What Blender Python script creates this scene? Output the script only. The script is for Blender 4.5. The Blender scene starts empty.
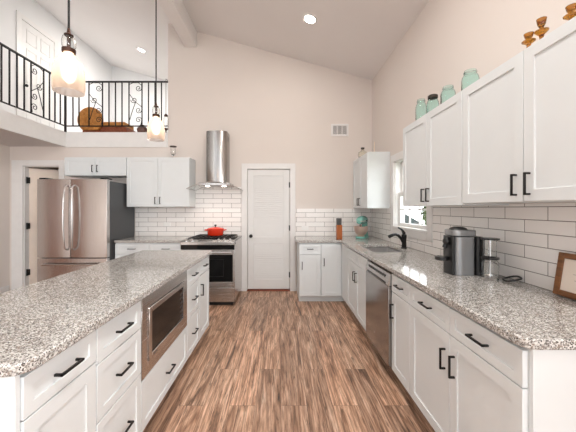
import bpy, bmesh, math, random
from mathutils import Vector, Matrix
random.seed(7)
SC = bpy.context.scene
COL = SC.collection
PI = math.pi

# ------------------------------------------------------------------ camera
cam_d = bpy.data.cameras.new('camera')
cam_d.sensor_width = 36.0
cam_d.lens = 36.0 * 285 / 576
cam_d.shift_x = 7 / 576
cam_d.shift_y = -7.5 / 576
cam_d.clip_start = 0.05
cam = bpy.data.objects.new('camera', cam_d)
cam.location = (0, 0, 1.375)
cam.rotation_euler = (PI / 2, 0, 0)
COL.objects.link(cam)
SC.camera = cam

# ------------------------------------------------------------------ world, light, exposure
w = bpy.data.worlds.new('world')
SC.world = w
w.use_nodes = True
bg = w.node_tree.nodes['Background']
bg.inputs['Color'].default_value = (0.95, 0.975, 1.0, 1)
# the sky is brighter on the window side of the house
_t = w.node_tree
_tc = _t.nodes.new('ShaderNodeTexCoord'); _sp = _t.nodes.new('ShaderNodeSeparateXYZ'); _mr = _t.nodes.new('ShaderNodeMapRange')
_t.links.new(_tc.outputs['Generated'], _sp.inputs[0]); _t.links.new(_sp.outputs['X'], _mr.inputs['Value'])
_mr.inputs['From Min'].default_value = 0.0; _mr.inputs['From Max'].default_value = 0.6
_mr.inputs['To Min'].default_value = 1.0; _mr.inputs['To Max'].default_value = 5.0
_t.links.new(_mr.outputs['Result'], bg.inputs['Strength'])

def area(name, loc, target, sx, sy, power, color):
    d = bpy.data.lights.new(name, 'AREA')
    d.shape = 'RECTANGLE'; d.size = sx; d.size_y = sy
    d.energy = power; d.color = color
    o = bpy.data.objects.new(name, d)
    o.location = loc
    o.rotation_euler = (Vector(target) - Vector(loc)).to_track_quat('-Z', 'Y').to_euler()
    COL.objects.link(o)
    return o
# added fill light, unseen at right behind the camera, brightens the island fronts
area('side_fill_light', (1.5, -1.6, 1.5), (-1.6, -1.5, 1.0), 2.2, 1.6, 100, (0.93, 0.97, 1.0))

SC.view_settings.view_transform = 'Standard'
SC.view_settings.look = 'None'
SC.view_settings.gamma = 1.0
SC.view_settings.use_curve_mapping = False
SC.view_settings.exposure = 0.78

# ------------------------------------------------------------------ materials
def srgb(r, g, b):
    def f(c):
        c /= 255.0
        return c / 12.92 if c <= 0.04045 else ((c + 0.055) / 1.055) ** 2.4
    return (f(r), f(g), f(b), 1)

class Nodes:
    def __init__(self, name):
        self.m = bpy.data.materials.new(name)
        self.m.use_nodes = True
        self.t = self.m.node_tree
        self.n = self.t.nodes
        self.bsdf = self.n['Principled BSDF']
        self.out = self.n['Material Output']
    def add(self, kind, **kw):
        nd = self.n.new(kind)
        for k, v in kw.items():
            if k.startswith('i_'):
                nd.inputs[k[2:].replace('_', ' ')].default_value = v
            else:
                setattr(nd, k, v)
        return nd
    def link(self, a, b):
        self.t.links.new(a, b)
    def ramp(self, fac, stops, interp='LINEAR'):
        r = self.n.new('ShaderNodeValToRGB')
        r.color_ramp.interpolation = interp
        while len(r.color_ramp.elements) < len(stops):
            r.color_ramp.elements.new(0.5)
        for e, (p, c) in zip(r.color_ramp.elements, stops):
            e.position = p; e.color = c
        self.link(fac, r.inputs['Fac'])
        return r.outputs['Color']
    def mix(self, fac, a, b, blend='MIX'):
        m = self.n.new('ShaderNodeMix')
        m.data_type = 'RGBA'; m.blend_type = blend
        for sock, v in ((m.inputs['Factor'], fac), (m.inputs['A'], a), (m.inputs['B'], b)):
            pass
        ins = [s for s in m.inputs if s.enabled]
        for s, v in zip(ins, (fac, a, b)):
            if hasattr(v, 'is_linked') or hasattr(v, 'links'):
                self.link(v, s)
            else:
                s.default_value = v
        return [s for s in m.outputs if s.enabled][0]
    def coords(self, swap=None, scale=(1, 1, 1), loc=(0, 0, 0)):
        tc = self.n.new('ShaderNodeTexCoord')
        v = tc.outputs['Object']
        if swap:
            sp = self.n.new('ShaderNodeSeparateXYZ'); self.link(v, sp.inputs[0])
            cb = self.n.new('ShaderNodeCombineXYZ')
            for i, ax in enumerate(swap):
                self.link(sp.outputs[ax], cb.inputs[i])
            v = cb.outputs[0]
        mp = self.n.new('ShaderNodeMapping')
        mp.inputs['Scale'].default_value = scale
        mp.inputs['Location'].default_value = loc
        self.link(v, mp.inputs['Vector'])
        return mp.outputs['Vector']
    def bump(self, height, strength=0.2, dist=0.01):
        b = self.n.new('ShaderNodeBump')
        b.inputs['Strength'].default_value = strength
        b.inputs['Distance'].default_value = dist
        self.link(height, b.inputs['Height'])
        self.link(b.outputs['Normal'], self.bsdf.inputs['Normal'])

def plain(name, col, rough=0.5, metal=0.0, spec=0.5, coat=0.0, noise=0.02):
    N = Nodes(name)
    v = N.coords(scale=(9, 9, 9))
    nz = N.add('ShaderNodeTexNoise', i_Scale=1.0, i_Detail=3.0)
    N.link(v, nz.inputs['Vector'])
    c0 = tuple(x * (1 - noise) for x in col[:3]) + (1,)
    c1 = tuple(min(1, x * (1 + noise)) for x in col[:3]) + (1,)
    N.link(N.ramp(nz.outputs['Fac'], [(0.3, c0), (0.7, c1)]), N.bsdf.inputs['Base Color'])
    N.bsdf.inputs['Roughness'].default_value = rough
    N.bsdf.inputs['Metallic'].default_value = metal
    N.bsdf.inputs['Specular IOR Level'].default_value = spec
    N.bsdf.inputs['Coat Weight'].default_value = coat
    return N.m

def emit(name, col, strength):
    N = Nodes(name)
    N.bsdf.inputs['Base Color'].default_value = col
    N.bsdf.inputs['Emission Color'].default_value = col
    N.bsdf.inputs['Emission Strength'].default_value = strength
    return N.m

def plaster(name, col, rough=0.8, bump=0.03):
    N = Nodes(name)
    v = N.coords(scale=(1, 1, 1))
    nz = N.add('ShaderNodeTexNoise', i_Scale=1.3, i_Detail=2.0); N.link(v, nz.inputs['Vector'])
    c0 = tuple(x * 0.985 for x in col[:3]) + (1,)
    c1 = tuple(min(1, x * 1.015) for x in col[:3]) + (1,)
    N.link(N.ramp(nz.outputs['Fac'], [(0.3, c0), (0.7, c1)]), N.bsdf.inputs['Base Color'])
    n2 = N.add('ShaderNodeTexNoise', i_Scale=160.0, i_Detail=2.0); N.link(v, n2.inputs['Vector'])
    N.bsdf.inputs['Roughness'].default_value = rough
    N.bsdf.inputs['Specular IOR Level'].default_value = 0.25
    N.bump(n2.outputs['Fac'], bump, 0.003)
    return N.m

def brushed(name, col, rough=0.3, scale=(300, 300, 4), amp=0.12):
    N = Nodes(name)
    v = N.coords(scale=scale)
    nz = N.add('ShaderNodeTexNoise', i_Scale=1.0, i_Detail=3.0); N.link(v, nz.inputs['Vector'])
    c0 = tuple(x * (1 - amp) for x in col[:3]) + (1,)
    c1 = tuple(min(1, x * (1 + amp)) for x in col[:3]) + (1,)
    N.link(N.ramp(nz.outputs['Fac'], [(0.3, c0), (0.7, c1)]), N.bsdf.inputs['Base Color'])
    N.bsdf.inputs['Metallic'].default_value = 1.0
    rr = N.ramp(nz.outputs['Fac'], [(0.2, (rough * 0.8,) * 3 + (1,)), (0.8, (rough * 1.25,) * 3 + (1,))])
    N.link(rr, N.bsdf.inputs['Roughness'])
    return N.m

def granite(name):
    N = Nodes(name)
    v = N.coords()
    nz = N.add('ShaderNodeTexNoise', i_Scale=26.0, i_Detail=4.0, i_Roughness=0.6); N.link(v, nz.inputs['Vector'])
    base = N.ramp(nz.outputs['Fac'], [(0.35, srgb(200, 198, 194)), (0.5, srgb(222, 221, 217)), (0.66, srgb(190, 186, 181))])
    def flecks(scale, rnd, lo, hi, soft=0.03):
        # crystals: cells of a voronoi field chosen at random
        vo = N.add('ShaderNodeTexVoronoi', i_Scale=scale, i_Randomness=1.0)
        ns = N.add('ShaderNodeTexNoise', i_Scale=scale * 0.9, i_Detail=2.0)
        N.link(v, ns.inputs['Vector'])
        mv = N.add('ShaderNodeVectorMath', operation='MULTIPLY_ADD')
        N.link(ns.outputs['Color'], mv.inputs[0])
        mv.inputs[1].default_value = (0.6 / scale,) * 3
        N.link(v, mv.inputs[2])
        N.link(mv.outputs[0], vo.inputs['Vector'])
        sp = N.add('ShaderNodeSeparateColor'); N.link(vo.outputs['Color'], sp.inputs[0])
        return N.ramp(sp.outputs[rnd], [(0, (0, 0, 0, 1)), (lo, (0, 0, 0, 1)), (hi, (1, 1, 1, 1))])
    c = N.mix(flecks(165, 0, 0.60, 0.66), base, srgb(172, 168, 162))
    c = N.mix(flecks(205, 1, 0.74, 0.78), c, srgb(138, 134, 130))
    c = N.mix(flecks(240, 2, 0.87, 0.89), c, srgb(84, 76, 73))
    c = N.mix(flecks(290, 0, 0.93, 0.94), c, srgb(40, 37, 36))
    c = N.mix(flecks(180, 0, 0.90, 0.93), c, srgb(148, 136, 126))
    N.link(c, N.bsdf.inputs['Base Color'])
    N.bsdf.inputs['Roughness'].default_value = 0.09
    N.bsdf.inputs['Specular IOR Level'].default_value = 0.5
    return N.m

def planks(name):
    N = Nodes(name)
    v = N.coords(swap='YXZ')
    br = N.add('ShaderNodeTexBrick', offset=0.37, offset_frequency=2)
    for k, val in (('Scale', 1.0), ('Brick Width', 1.22), ('Row Height', 0.18), ('Mortar Size', 0.0009), ('Mortar Smooth', 0.1), ('Bias', 0.0)):
        br.inputs[k].default_value = val
    br.inputs['Color1'].default_value = (0, 0, 0, 1); br.inputs['Color2'].default_value = (1, 1, 1, 1)
    br.inputs['Mortar'].default_value = (0.5, 0.5, 0.5, 1)
    N.link(v, br.inputs['Vector'])
    mv = N.add('ShaderNodeVectorMath', operation='MULTIPLY_ADD')
    N.link(br.outputs['Color'], mv.inputs[0]); mv.inputs[1].default_value = (7.3, 3.1, 5.7); N.link(v, mv.inputs[2])
    def stretched(sx, sy, detail, dist=0.0):
        mp = N.add('ShaderNodeMapping'); mp.inputs['Scale'].default_value = (sx, sy, 1)
        N.link(mv.outputs[0], mp.inputs['Vector'])
        n = N.add('ShaderNodeTexNoise', i_Scale=1.0, i_Detail=detail, i_Roughness=0.62, i_Distortion=dist)
        N.link(mp.outputs[0], n.inputs['Vector'])
        return n.outputs['Fac']
    g1 = stretched(1.4, 17, 7, 1.6)
    g2 = stretched(6.0, 100, 5, 1.2)
    g3 = stretched(2.4, 38, 6, 2.6)
    wv = N.add('ShaderNodeTexWave', wave_type='RINGS', rings_direction='Z', i_Scale=1.0, i_Distortion=7.0, i_Detail=3.0, i_Detail_Scale=1.2)
    mp = N.add('ShaderNodeMapping'); mp.inputs['Scale'].default_value = (1.3, 15, 1)
    N.link(mv.outputs[0], mp.inputs['Vector']); N.link(mp.outputs[0], wv.inputs['Vector'])
    c = N.ramp(g1, [(0.30, srgb(88, 72, 64)), (0.42, srgb(160, 124, 100)), (0.55, srgb(208, 172, 146)), (0.74, srgb(238, 211, 188))])
    ca = N.ramp(wv.outputs['Fac'], [(0.0, (0.60, 0.56, 0.54, 1)), (0.45, (1, 1, 1, 1))])
    c = N.mix(0.62, c, ca, 'MULTIPLY')
    c = N.mix(0.85, c, N.ramp(g3, [(0.34, (0.20, 0.19, 0.19, 1)), (0.45, (0.95, 0.95, 0.95, 1)), (0.7, (1.1, 1.08, 1.06, 1))]), 'MULTIPLY')
    cb = N.ramp(g2, [(0.30, (0.30, 0.28, 0.28, 1)), (0.50, (1, 1, 1, 1)), (0.75, (1.18, 1.12, 1.08, 1))])
    c = N.mix(0.75, c, cb, 'MULTIPLY')
    tone = N.ramp(br.outputs['Color'], [(0.0, (0.80, 0.78, 0.78, 1)), (0.5, (1.02, 1.0, 0.98, 1)), (1.0, (1.2, 1.12, 1.08, 1))])
    c = N.mix(0.85, c, tone, 'MULTIPLY')
    c = N.mix(br.outputs['Fac'], c, srgb(84, 64, 54))
    N.link(c, N.bsdf.inputs['Base Color'])
    N.link(N.ramp(g2, [(0.3, (0.42,) * 3 + (1,)), (0.7, (0.30,) * 3 + (1,))]), N.bsdf.inputs['Roughness'])
    N.bsdf.inputs['Specular IOR Level'].default_value = 0.45
    N.bump(g2, 0.10, 0.002)
    return N.m

def tiles(name, swap, loc):
    N = Nodes(name)
    v = N.coords(swap=swap, loc=loc)
    br = N.add('ShaderNodeTexBrick', offset=0.5, offset_frequency=2)
    for k, val in (('Scale', 1.0), ('Brick Width', 0.3095), ('Row Height', 0.0785), ('Mortar Size', 0.0023), ('Mortar Smooth', 0.12), ('Bias', 0.0)):
        br.inputs[k].default_value = val
    br.inputs['Color1'].default_value = srgb(243, 238, 234)
    br.inputs['Color2'].default_value = srgb(249, 246, 243)
    br.inputs['Mortar'].default_value = srgb(118, 109, 103)
    N.link(v, br.inputs['Vector'])
    N.link(br.outputs['Color'], N.bsdf.inputs['Base Color'])
    N.link(N.ramp(br.outputs['Fac'], [(0, (0.2,) * 3 + (1,)), (1, (0.8,) * 3 + (1,))]), N.bsdf.inputs['Roughness'])
    inv = N.add('ShaderNodeMath', operation='SUBTRACT'); inv.inputs[0].default_value = 1.0
    N.link(br.outputs['Fac'], inv.inputs[1])
    N.bump(inv.outputs[0], 0.5, 0.003)
    return N.m

def wood(name, c0, c1, scale=(4, 40, 40), rough=0.4):
    N = Nodes(name)
    v = N.coords(scale=scale)
    nz = N.add('ShaderNodeTexNoise', i_Scale=1.0, i_Detail=5.0, i_Distortion=0.8); N.link(v, nz.inputs['Vector'])
    N.link(N.ramp(nz.outputs['Fac'], [(0.3, c0), (0.7, c1)]), N.bsdf.inputs['Base Color'])
    N.bsdf.inputs['Roughness'].default_value = rough
    N.bump(nz.outputs['Fac'], 0.08, 0.002)
    return N.m

def glass(name, col, rough=0.02, ior=1.45):
    N = Nodes(name)
    v = N.coords(scale=(40, 40, 40))
    nz = N.add('ShaderNodeTexNoise', i_Scale=1.0, i_Detail=1.0); N.link(v, nz.inputs['Vector'])
    N.bsdf.inputs['Base Color'].default_value = col
    N.bsdf.inputs['Roughness'].default_value = rough
    N.bsdf.inputs['IOR'].default_value = ior
    N.bsdf.inputs['Transmission Weight'].default_value = 1.0
    N.bump(nz.outputs['Fac'], 0.05, 0.003)
    return N.m

def seeded_glass(name):
    # softly clouded hand-blown glass of the pendant shades
    N = Nodes(name)
    v = N.coords(scale=(1, 1, 1))
    vo = N.add('ShaderNodeTexVoronoi', i_Scale=70.0); N.link(v, vo.inputs['Vector'])
    N.bsdf.inputs['Base Color'].default_value = (1, 0.95, 0.91, 1)
    N.bsdf.inputs['Transmission Weight'].default_value = 1.0
    N.bsdf.inputs['Roughness'].default_value = 0.22
    N.bsdf.inputs['IOR'].default_value = 1.2
    N.bump(vo.outputs['Distance'], 0.10, 0.004)
    tr = N.add('ShaderNodeBsdfTranslucent'); tr.inputs['Color'].default_value = (0.9, 0.82, 0.76, 1)
    tp = N.add('ShaderNodeBsdfTransparent'); tp.inputs['Color'].default_value = (1, 0.97, 0.95, 1)
    m1 = N.add('ShaderNodeMixShader'); m1.inputs[0].default_value = 0.42
    N.link(tr.outputs[0], m1.inputs[1]); N.link(tp.outputs[0], m1.inputs[2])
    m2 = N.add('ShaderNodeMixShader'); m2.inputs[0].default_value = 0.35
    N.link(m1.outputs[0], m2.inputs[1]); N.link(N.bsdf.outputs[0], m2.inputs[2])
    N.link(m2.outputs[0], N.out.inputs['Surface'])
    return N.m

def thin_pane(name):
    N = Nodes(name)
    tp = N.add('ShaderNodeBsdfTransparent'); tp.inputs['Color'].default_value = (0.97, 0.98, 0.98, 1)
    gl = N.add('ShaderNodeBsdfGlossy'); gl.inputs['Roughness'].default_value = 0.02
    m = N.add('ShaderNodeMixShader'); m.inputs[0].default_value = 0.06
    N.link(tp.outputs[0], m.inputs[1]); N.link(gl.outputs[0], m.inputs[2])
    N.link(m.outputs[0], N.out.inputs['Surface'])
    return N.m

def foliage(name, a, b):
    N = Nodes(name)
    v = N.coords(scale=(3, 3, 3))
    nz = N.add('ShaderNodeTexNoise', i_Scale=1.5, i_Detail=3.0); N.link(v, nz.inputs['Vector'])
    N.link(N.ramp(nz.outputs['Fac'], [(0.35, a), (0.65, b)]), N.bsdf.inputs['Base Color'])
    N.bsdf.inputs['Roughness'].default_value = 0.7
    return N.m

M = {}
M['wall'] = plaster('wall_paint', srgb(226, 217, 210))
M['wall_white'] = plaster('loft_wall_paint', srgb(232, 232, 232))
M['ceiling'] = plaster('ceiling_paint', srgb(234, 230, 228))
M['soffit'] = plaster('soffit_texture', srgb(214, 208, 206), bump=0.25)
M['trim'] = plain('white_trim_paint', srgb(232, 230, 228), 0.4)
M['cab'] = plain('white_cabinet_paint', srgb(224, 228, 229), 0.38, noise=0.008)
M['door'] = plain('door_paint', srgb(228, 227, 225), 0.42, noise=0.008)
M['cream_door'] = plain('cream_door_paint', srgb(238, 222, 206), 0.45)
M['granite'] = granite('speckled_granite')
M['floor'] = planks('wood_planks')
M['tile_back'] = tiles('subway_tile_back', 'XZY', (0.05, -0.914, 0))
M['tile_side'] = tiles('subway_tile_side', 'YZX', (-0.067, -0.914, 0))
M['steel'] = brushed('brushed_steel', (0.54, 0.515, 0.50, 1), 0.22)
M['steel_h'] = brushed('brushed_steel_across', (0.54, 0.52, 0.505, 1), 0.24, scale=(4, 4, 300))
M['steel_dark'] = brushed('dark_brushed_steel', (0.38, 0.36, 0.345, 1), 0.16)
M['fridge_side'] = plain('charcoal_fridge_side', srgb(70, 72, 74), 0.42)
M['sink_steel'] = brushed('sink_steel', (0.74, 0.73, 0.72, 1), 0.34)
M['chrome'] = plain('polished_chrome', (0.8, 0.8, 0.8, 1), 0.12, 1.0)
M['black_metal'] = plain('black_metal', srgb(22, 20, 20), 0.4, 0.3)
M['iron'] = plain('wrought_iron', srgb(20, 18, 20), 0.5, 0.3)
M['bronze'] = plain('dark_bronze', srgb(70, 46, 36), 0.4, 0.7)
M['black_gloss'] = plain('black_glass', srgb(12, 12, 13), 0.1, spec=0.3)
M['black_plastic'] = plain('black_plastic', srgb(24, 24, 25), 0.35)
M['grey_plastic'] = plain('titan_grey_plastic', srgb(150, 152, 154), 0.25, 0.5)
M['grey_dark'] = plain('dark_grey', srgb(70, 68, 68), 0.5)
M['red'] = plain('red_enamel', srgb(222, 52, 24), 0.18, coat=0.5)
M['teal'] = plain('teal_enamel', srgb(126, 188, 176), 0.2, coat=0.4)
M['copper'] = plain('rose_metal_bowl', srgb(226, 202, 190), 0.28, 0.9)
M['orange_wood'] = wood('orange_wood', srgb(140, 70, 20), srgb(176, 96, 36), (40, 40, 5), 0.3)
M['loft_wood'] = wood('honey_wood', srgb(168, 104, 40), srgb(206, 142, 70), (20, 20, 20), 0.4)
M['red_wood'] = wood('red_brown_wood', srgb(120, 58, 34), srgb(150, 82, 52), (20, 20, 20), 0.4)
M['frame_wood'] = wood('oak_frame', srgb(104, 64, 32), srgb(140, 90, 50), (60, 10, 60), 0.4)
M['brown_door'] = wood('brown_door_wood', srgb(128, 78, 48), srgb(158, 102, 68), (40, 40, 4), 0.4)
M['paper'] = plain('cream_paper', srgb(240, 226, 212), 0.8)
M['ink'] = plain('faint_ink', srgb(190, 178, 168), 0.8)
M['jar_glass'] = glass('aqua_jar_glass', (0.78, 0.965, 0.935, 1))
M['amber_glass'] = glass('amber_glass', (0.5, 0.22, 0.03, 1))
M['clear_glass'] = glass('clear_glass', (0.98, 0.985, 0.98, 1))
M['hood_glass'] = glass('hood_glass', (0.93, 0.96, 0.95, 1))
M['bottle_glass'] = glass('bottle_glass', (0.95, 0.94, 0.88, 1))
M['pendant_glass'] = seeded_glass('seeded_glass')
M['pane'] = thin_pane('window_glass')
M['bulb'] = emit('warm_bulb', (1.0, 0.80, 0.58, 1), 4.5)
M['lamp_face'] = emit('recessed_lamp_face', (1.0, 0.95, 0.88, 1), 14.0)
M['hood_lamp'] = emit('hood_lamp_face', (1.0, 0.93, 0.82, 1), 12.0)
M['pot'] = plain('brown_pot', srgb(92, 60, 48), 0.4)
M['white_plastic'] = plain('white_plastic', srgb(240, 238, 235), 0.35)
M['wax'] = plain('cream_wax', srgb(246, 226, 206), 0.5)
M['lid'] = plain('old_zinc_lid', srgb(64, 56, 50), 0.5, 0.6)
M['threshold'] = wood('threshold_wood', srgb(110, 52, 34), srgb(142, 76, 50), (4, 40, 40), 0.4)
M['roof_ext'] = plain('grey_shingle', srgb(84, 86, 90), 0.9, noise=0.15)
M['wall_ext'] = plain('pale_siding', srgb(88, 88, 86), 0.8)
M['leaf'] = foliage('tree_leaves', srgb(70, 88, 50), srgb(112, 128, 76))
M['bark'] = plain('bark', srgb(92, 78, 64), 0.9, noise=0.2)
M['lawn'] = foliage('lawn_grass', srgb(86, 116, 58), srgb(120, 146, 84))

# ------------------------------------------------------------------ mesh helpers
class B:
    def __init__(self):
        self.bm = bmesh.new()
        self.x = Matrix()
    def _v(self, p):
        return self.bm.verts.new(self.x @ Vector(p))
    def face(self, pts):
        return self.bm.faces.new([self._v(p) for p in pts])
    def box(self, x0, x1, y0, y1, z0, z1):
        v = [self._v((x, y, z)) for z in (z0, z1) for y in (y0, y1) for x in (x0, x1)]
        for f in ((0, 1, 3, 2), (4, 6, 7, 5), (0, 4, 5, 1), (2, 3, 7, 6), (0, 2, 6, 4), (1, 5, 7, 3)):
            self.bm.faces.new([v[i] for i in f])
        return self
    def prism(self, poly, axis, a0, a1):
        def P(p, a):
            if axis == 'Y': return (p[0], a, p[1])
            if axis == 'X': return (a, p[0], p[1])
            return (p[0], p[1], a)
        A = [self._v(P(p, a0)) for p in poly]
        C = [self._v(P(p, a1)) for p in poly]
        n = len(poly)
        self.bm.faces.new(A); self.bm.faces.new(C[::-1])
        for i in range(n):
            self.bm.faces.new((A[i], C[i], C[(i + 1) % n], A[(i + 1) % n]))
        return self
    def cyl(self, p0, p1, r0, r1=None, seg=20, caps=True):
        r1 = r0 if r1 is None else r1
        p0, p1 = Vector(p0), Vector(p1)
        d = (p1 - p0).normalized()
        a = d.orthogonal().normalized(); b = d.cross(a)
        R0 = [self._v(p0 + (a * math.cos(t) + b * math.sin(t)) * r0) for t in [2 * PI * i / seg for i in range(seg)]]
        R1 = [self._v(p1 + (a * math.cos(t) + b * math.sin(t)) * r1) for t in [2 * PI * i / seg for i in range(seg)]]
        for i in range(seg):
            j = (i + 1) % seg
            self.bm.faces.new((R0[i], R0[j], R1[j], R1[i]))
        if caps:
            self.bm.faces.new(R0[::-1]); self.bm.faces.new(R1)
        return self
    def lathe(self, prof, c=(0, 0, 0), seg=28):
        rings = []
        for r, z in prof:
            if r < 1e-5:
                rings.append([self._v((c[0], c[1], c[2] + z))])
            else:
                rings.append([self._v((c[0] + r * math.cos(2 * PI * i / seg), c[1] + r * math.sin(2 * PI * i / seg), c[2] + z)) for i in range(seg)])
        for A, C in zip(rings, rings[1:]):
            for i in range(seg):
                j = (i + 1) % seg
                if len(A) == 1 and len(C) == 1: continue
                if len(A) == 1: self.bm.faces.new((A[0], C[j], C[i]))
                elif len(C) == 1: self.bm.faces.new((A[i], A[j], C[0]))
                else: self.bm.faces.new((A[i], A[j], C[j], C[i]))
        return self
    def tube(self, pts, r, seg=8, closed=False):
        pts = [Vector(p) for p in pts]
        n = len(pts)
        rings = []
        up = None
        for i, p in enumerate(pts):
            if closed:
                d = pts[(i + 1) % n] - pts[i - 1]
            else:
                d = pts[min(i + 1, n - 1)] - pts[max(i - 1, 0)]
            d.normalize()
            if up is None:
                up = d.orthogonal().normalized()
            a = (up - d * up.dot(d))
            if a.length < 1e-6: a = d.orthogonal()
            a.normalize(); up = a
            b = d.cross(a)
            rr = r[i] if isinstance(r, (list, tuple)) else r
            rings.append([self._v(p + (a * math.cos(2 * PI * k / seg) + b * math.sin(2 * PI * k / seg)) * rr) for k in range(seg)])
        for i in range(n if closed else n - 1):
            A, C = rings[i], rings[(i + 1) % n]
            for k in range(seg):
                j = (k + 1) % seg
                self.bm.faces.new((A[k], A[j], C[j], C[k]))
        if not closed:
            self.bm.faces.new(rings[0][::-1]); self.bm.faces.new(rings[-1])
        return self
    def ball(self, c, rad, seg=20, rings=12):
        rx, ry, rz = (rad, rad, rad) if not isinstance(rad, (tuple, list)) else rad
        R = []
        for k in range(rings + 1):
            t = PI * k / rings
            if k in (0, rings):
                R.append([self._v((c[0], c[1], c[2] + rz * math.cos(t)))])
            else:
                R.append([self._v((c[0] + rx * math.sin(t) * math.cos(2 * PI * i / seg), c[1] + ry * math.sin(t) * math.sin(2 * PI * i / seg), c[2] + rz * math.cos(t))) for i in range(seg)])
        for A, C in zip(R, R[1:]):
            for i in range(seg):
                j = (i + 1) % seg
                if len(A) == 1: self.bm.faces.new((A[0], C[i], C[j]))
                elif len(C) == 1: self.bm.faces.new((A[i], A[j], C[0]))
                else: self.bm.faces.new((A[i], A[j], C[j], C[i]))
        return self
    def build(self, name, mat, parent=None, bevel=0.0, seg=2, smooth=True):
        bm = self.bm
        off = root_loc(parent)
        if off.length > 0:
            bmesh.ops.translate(bm, verts=bm.verts[:], vec=-off)
        bmesh.ops.recalc_face_normals(bm, faces=bm.faces[:])
        me = bpy.data.meshes.new(name)
        bm.to_mesh(me); bm.free()
        me.materials.append(M[mat] if isinstance(mat, str) else mat)
        if smooth:
            me.shade_smooth()
            me.set_sharp_from_angle(angle=math.radians(35))
        o = bpy.data.objects.new(name, me)
        COL.objects.link(o)
        if parent is not None: o.parent = parent
        if bevel > 0:
            md = o.modifiers.new('bevel', 'BEVEL')
            md.width = bevel; md.segments = seg; md.limit_method = 'ANGLE'; md.angle_limit = math.radians(40)
            md.harden_normals = False
        return o

def root_loc(o):
    v = Vector((0, 0, 0))
    while o is not None:
        v += o.location; o = o.parent
    return v

def tag(o, label, cat=None, group=None, kind=None):
    o['label'] = label
    if cat: o['category'] = cat
    if group: o['group'] = group
    if kind: o['kind'] = kind
    return o

def thing(name, label, cat, loc=(0, 0, 0), group=None):
    o = bpy.data.objects.new(name, None)
    o.empty_display_size = 0.1
    COL.objects.link(o)
    o.location = loc
    return tag(o, label, cat, group)

def struct(o, label, cat):
    return tag(o, label, cat, None, 'structure')

def copy_tree(o, parent=None):
    c = o.copy(); COL.objects.link(c)
    if parent is not None: c.parent = parent
    for ch in list(o.children): copy_tree(ch, c)
    return c

class F:
    """a cabinet front: u across, z up, w outwards"""
    def __init__(self, o, u, w):
        self.o, self.u, self.w = Vector(o), Vector(u), Vector(w)
    def __call__(self, a, z, c):
        return self.o + self.u * a + Vector((0, 0, z)) + self.w * c

def fbox(b, f, u0, u1, z0, z1, w0, w1):
    P = [f(u, z, c) for c in (w0, w1) for z in (z0, z1) for u in (u0, u1)]
    v = [b._v(p) for p in P]
    for q in ((0, 1, 3, 2), (4, 6, 7, 5), (0, 4, 5, 1), (2, 3, 7, 6), (0, 2, 6, 4), (1, 5, 7, 3)):
        b.bm.faces.new([v[i] for i in q])

def shaker(b, f, u0, u1, z0, z1, t=0.021, rail=0.057, rec=0.007):
    r = min(rail, (u1 - u0) * 0.3, (z1 - z0) * 0.3)
    def ring(a0, a1, c0, c1, w): return [b._v(f(*p)) for p in ((a0, c0, w), (a1, c0, w), (a1, c1, w), (a0, c1, w))]
    back = ring(u0, u1, z0, z1, 0); front = ring(u0, u1, z0, z1, t)
    i1 = ring(u0 + r, u1 - r, z0 + r, z1 - r, t); i2 = ring(u0 + r, u1 - r, z0 + r, z1 - r, t - rec)
    for A, C in ((back, front), (front, i1), (i1, i2)):
        for k in range(4):
            j = (k + 1) % 4
            b.bm.faces.new((A[k], A[j], C[j], C[k]))
    b.bm.faces.new(i2); b.bm.faces.new(back[::-1])

def pull(f, u, z, parent, vertical=False, L=0.112, t=0.021, mat='black_metal'):
    b = B(); s = 0.0047; out = 0.031
    if vertical:
        fbox(b, f, u - s, u + s, z - L / 2, z + L / 2, t + out - 2 * s, t + out)
        fbox(b, f, u - s, u + s, z - L / 2, z - L / 2 + 2 * s, t, t + out)
        fbox(b, f, u - s, u + s, z + L / 2 - 2 * s, z + L / 2, t, t + out)
    else:
        fbox(b, f, u - L / 2, u + L / 2, z - s, z + s, t + out - 2 * s, t + out)
        fbox(b, f, u - L / 2, u - L / 2 + 2 * s, z - s, z + s, t, t + out)
        fbox(b, f, u + L / 2 - 2 * s, u + L / 2, z - s, z + s, t, t + out)
    return b.build('handle', mat, parent, bevel=0.0012, seg=1)

G = 0.0026  # half the gap between fronts
def door(f, u0, u1, z0, z1, root, hu=None, hz=None, L=0.112, name='door'):
    b = B(); shaker(b, f, u0 + G, u1 - G, z0 + G, z1 - G)
    d = b.build(name, 'cab', root, bevel=0.0012, seg=1)
    if hu is not None: pull(f, hu, hz, d, True, L)
    return d
def drawer(f, u0, u1, z0, z1, root, L=0.112):
    b = B(); shaker(b, f, u0 + G, u1 - G, z0 + G, z1 - G, rail=0.045)
    d = b.build('drawer', 'cab', root, bevel=0.0012, seg=1)
    pull(f, (u0 + u1) / 2, (z0 + z1) / 2 + 0.004, d, False, L)
    return d

# ------------------------------------------------------------------ the setting
YB, XR, XL = 4.76, 1.52, -4.53
YF = -4.6                       # the room goes on behind the camera
def CZ(x): return 3.94 - 0.279 * x     # underside of the sloped ceiling
LOFT = 2.62; SOFFIT = 2.41; LX = -3.60; WX = -1.886

b = B(); b.box(XL - .12, XR + .12, YF, 7.8, -0.1, 0)
struct(b.build('floor', 'floor'), 'brown wood plank floor running down the kitchen aisle', 'floor')

b = B(); b.prism([(XL - .12, CZ(XL - .12)), (XR + .12, CZ(XR + .12)), (XR + .12, CZ(XR + .12) + .12), (XL - .12, CZ(XL - .12) + .12)], 'Y', YF, 7.8)
struct(b.build('ceiling', 'ceiling'), 'sloped white ceiling rising to the left over kitchen and loft', 'ceiling')

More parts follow.
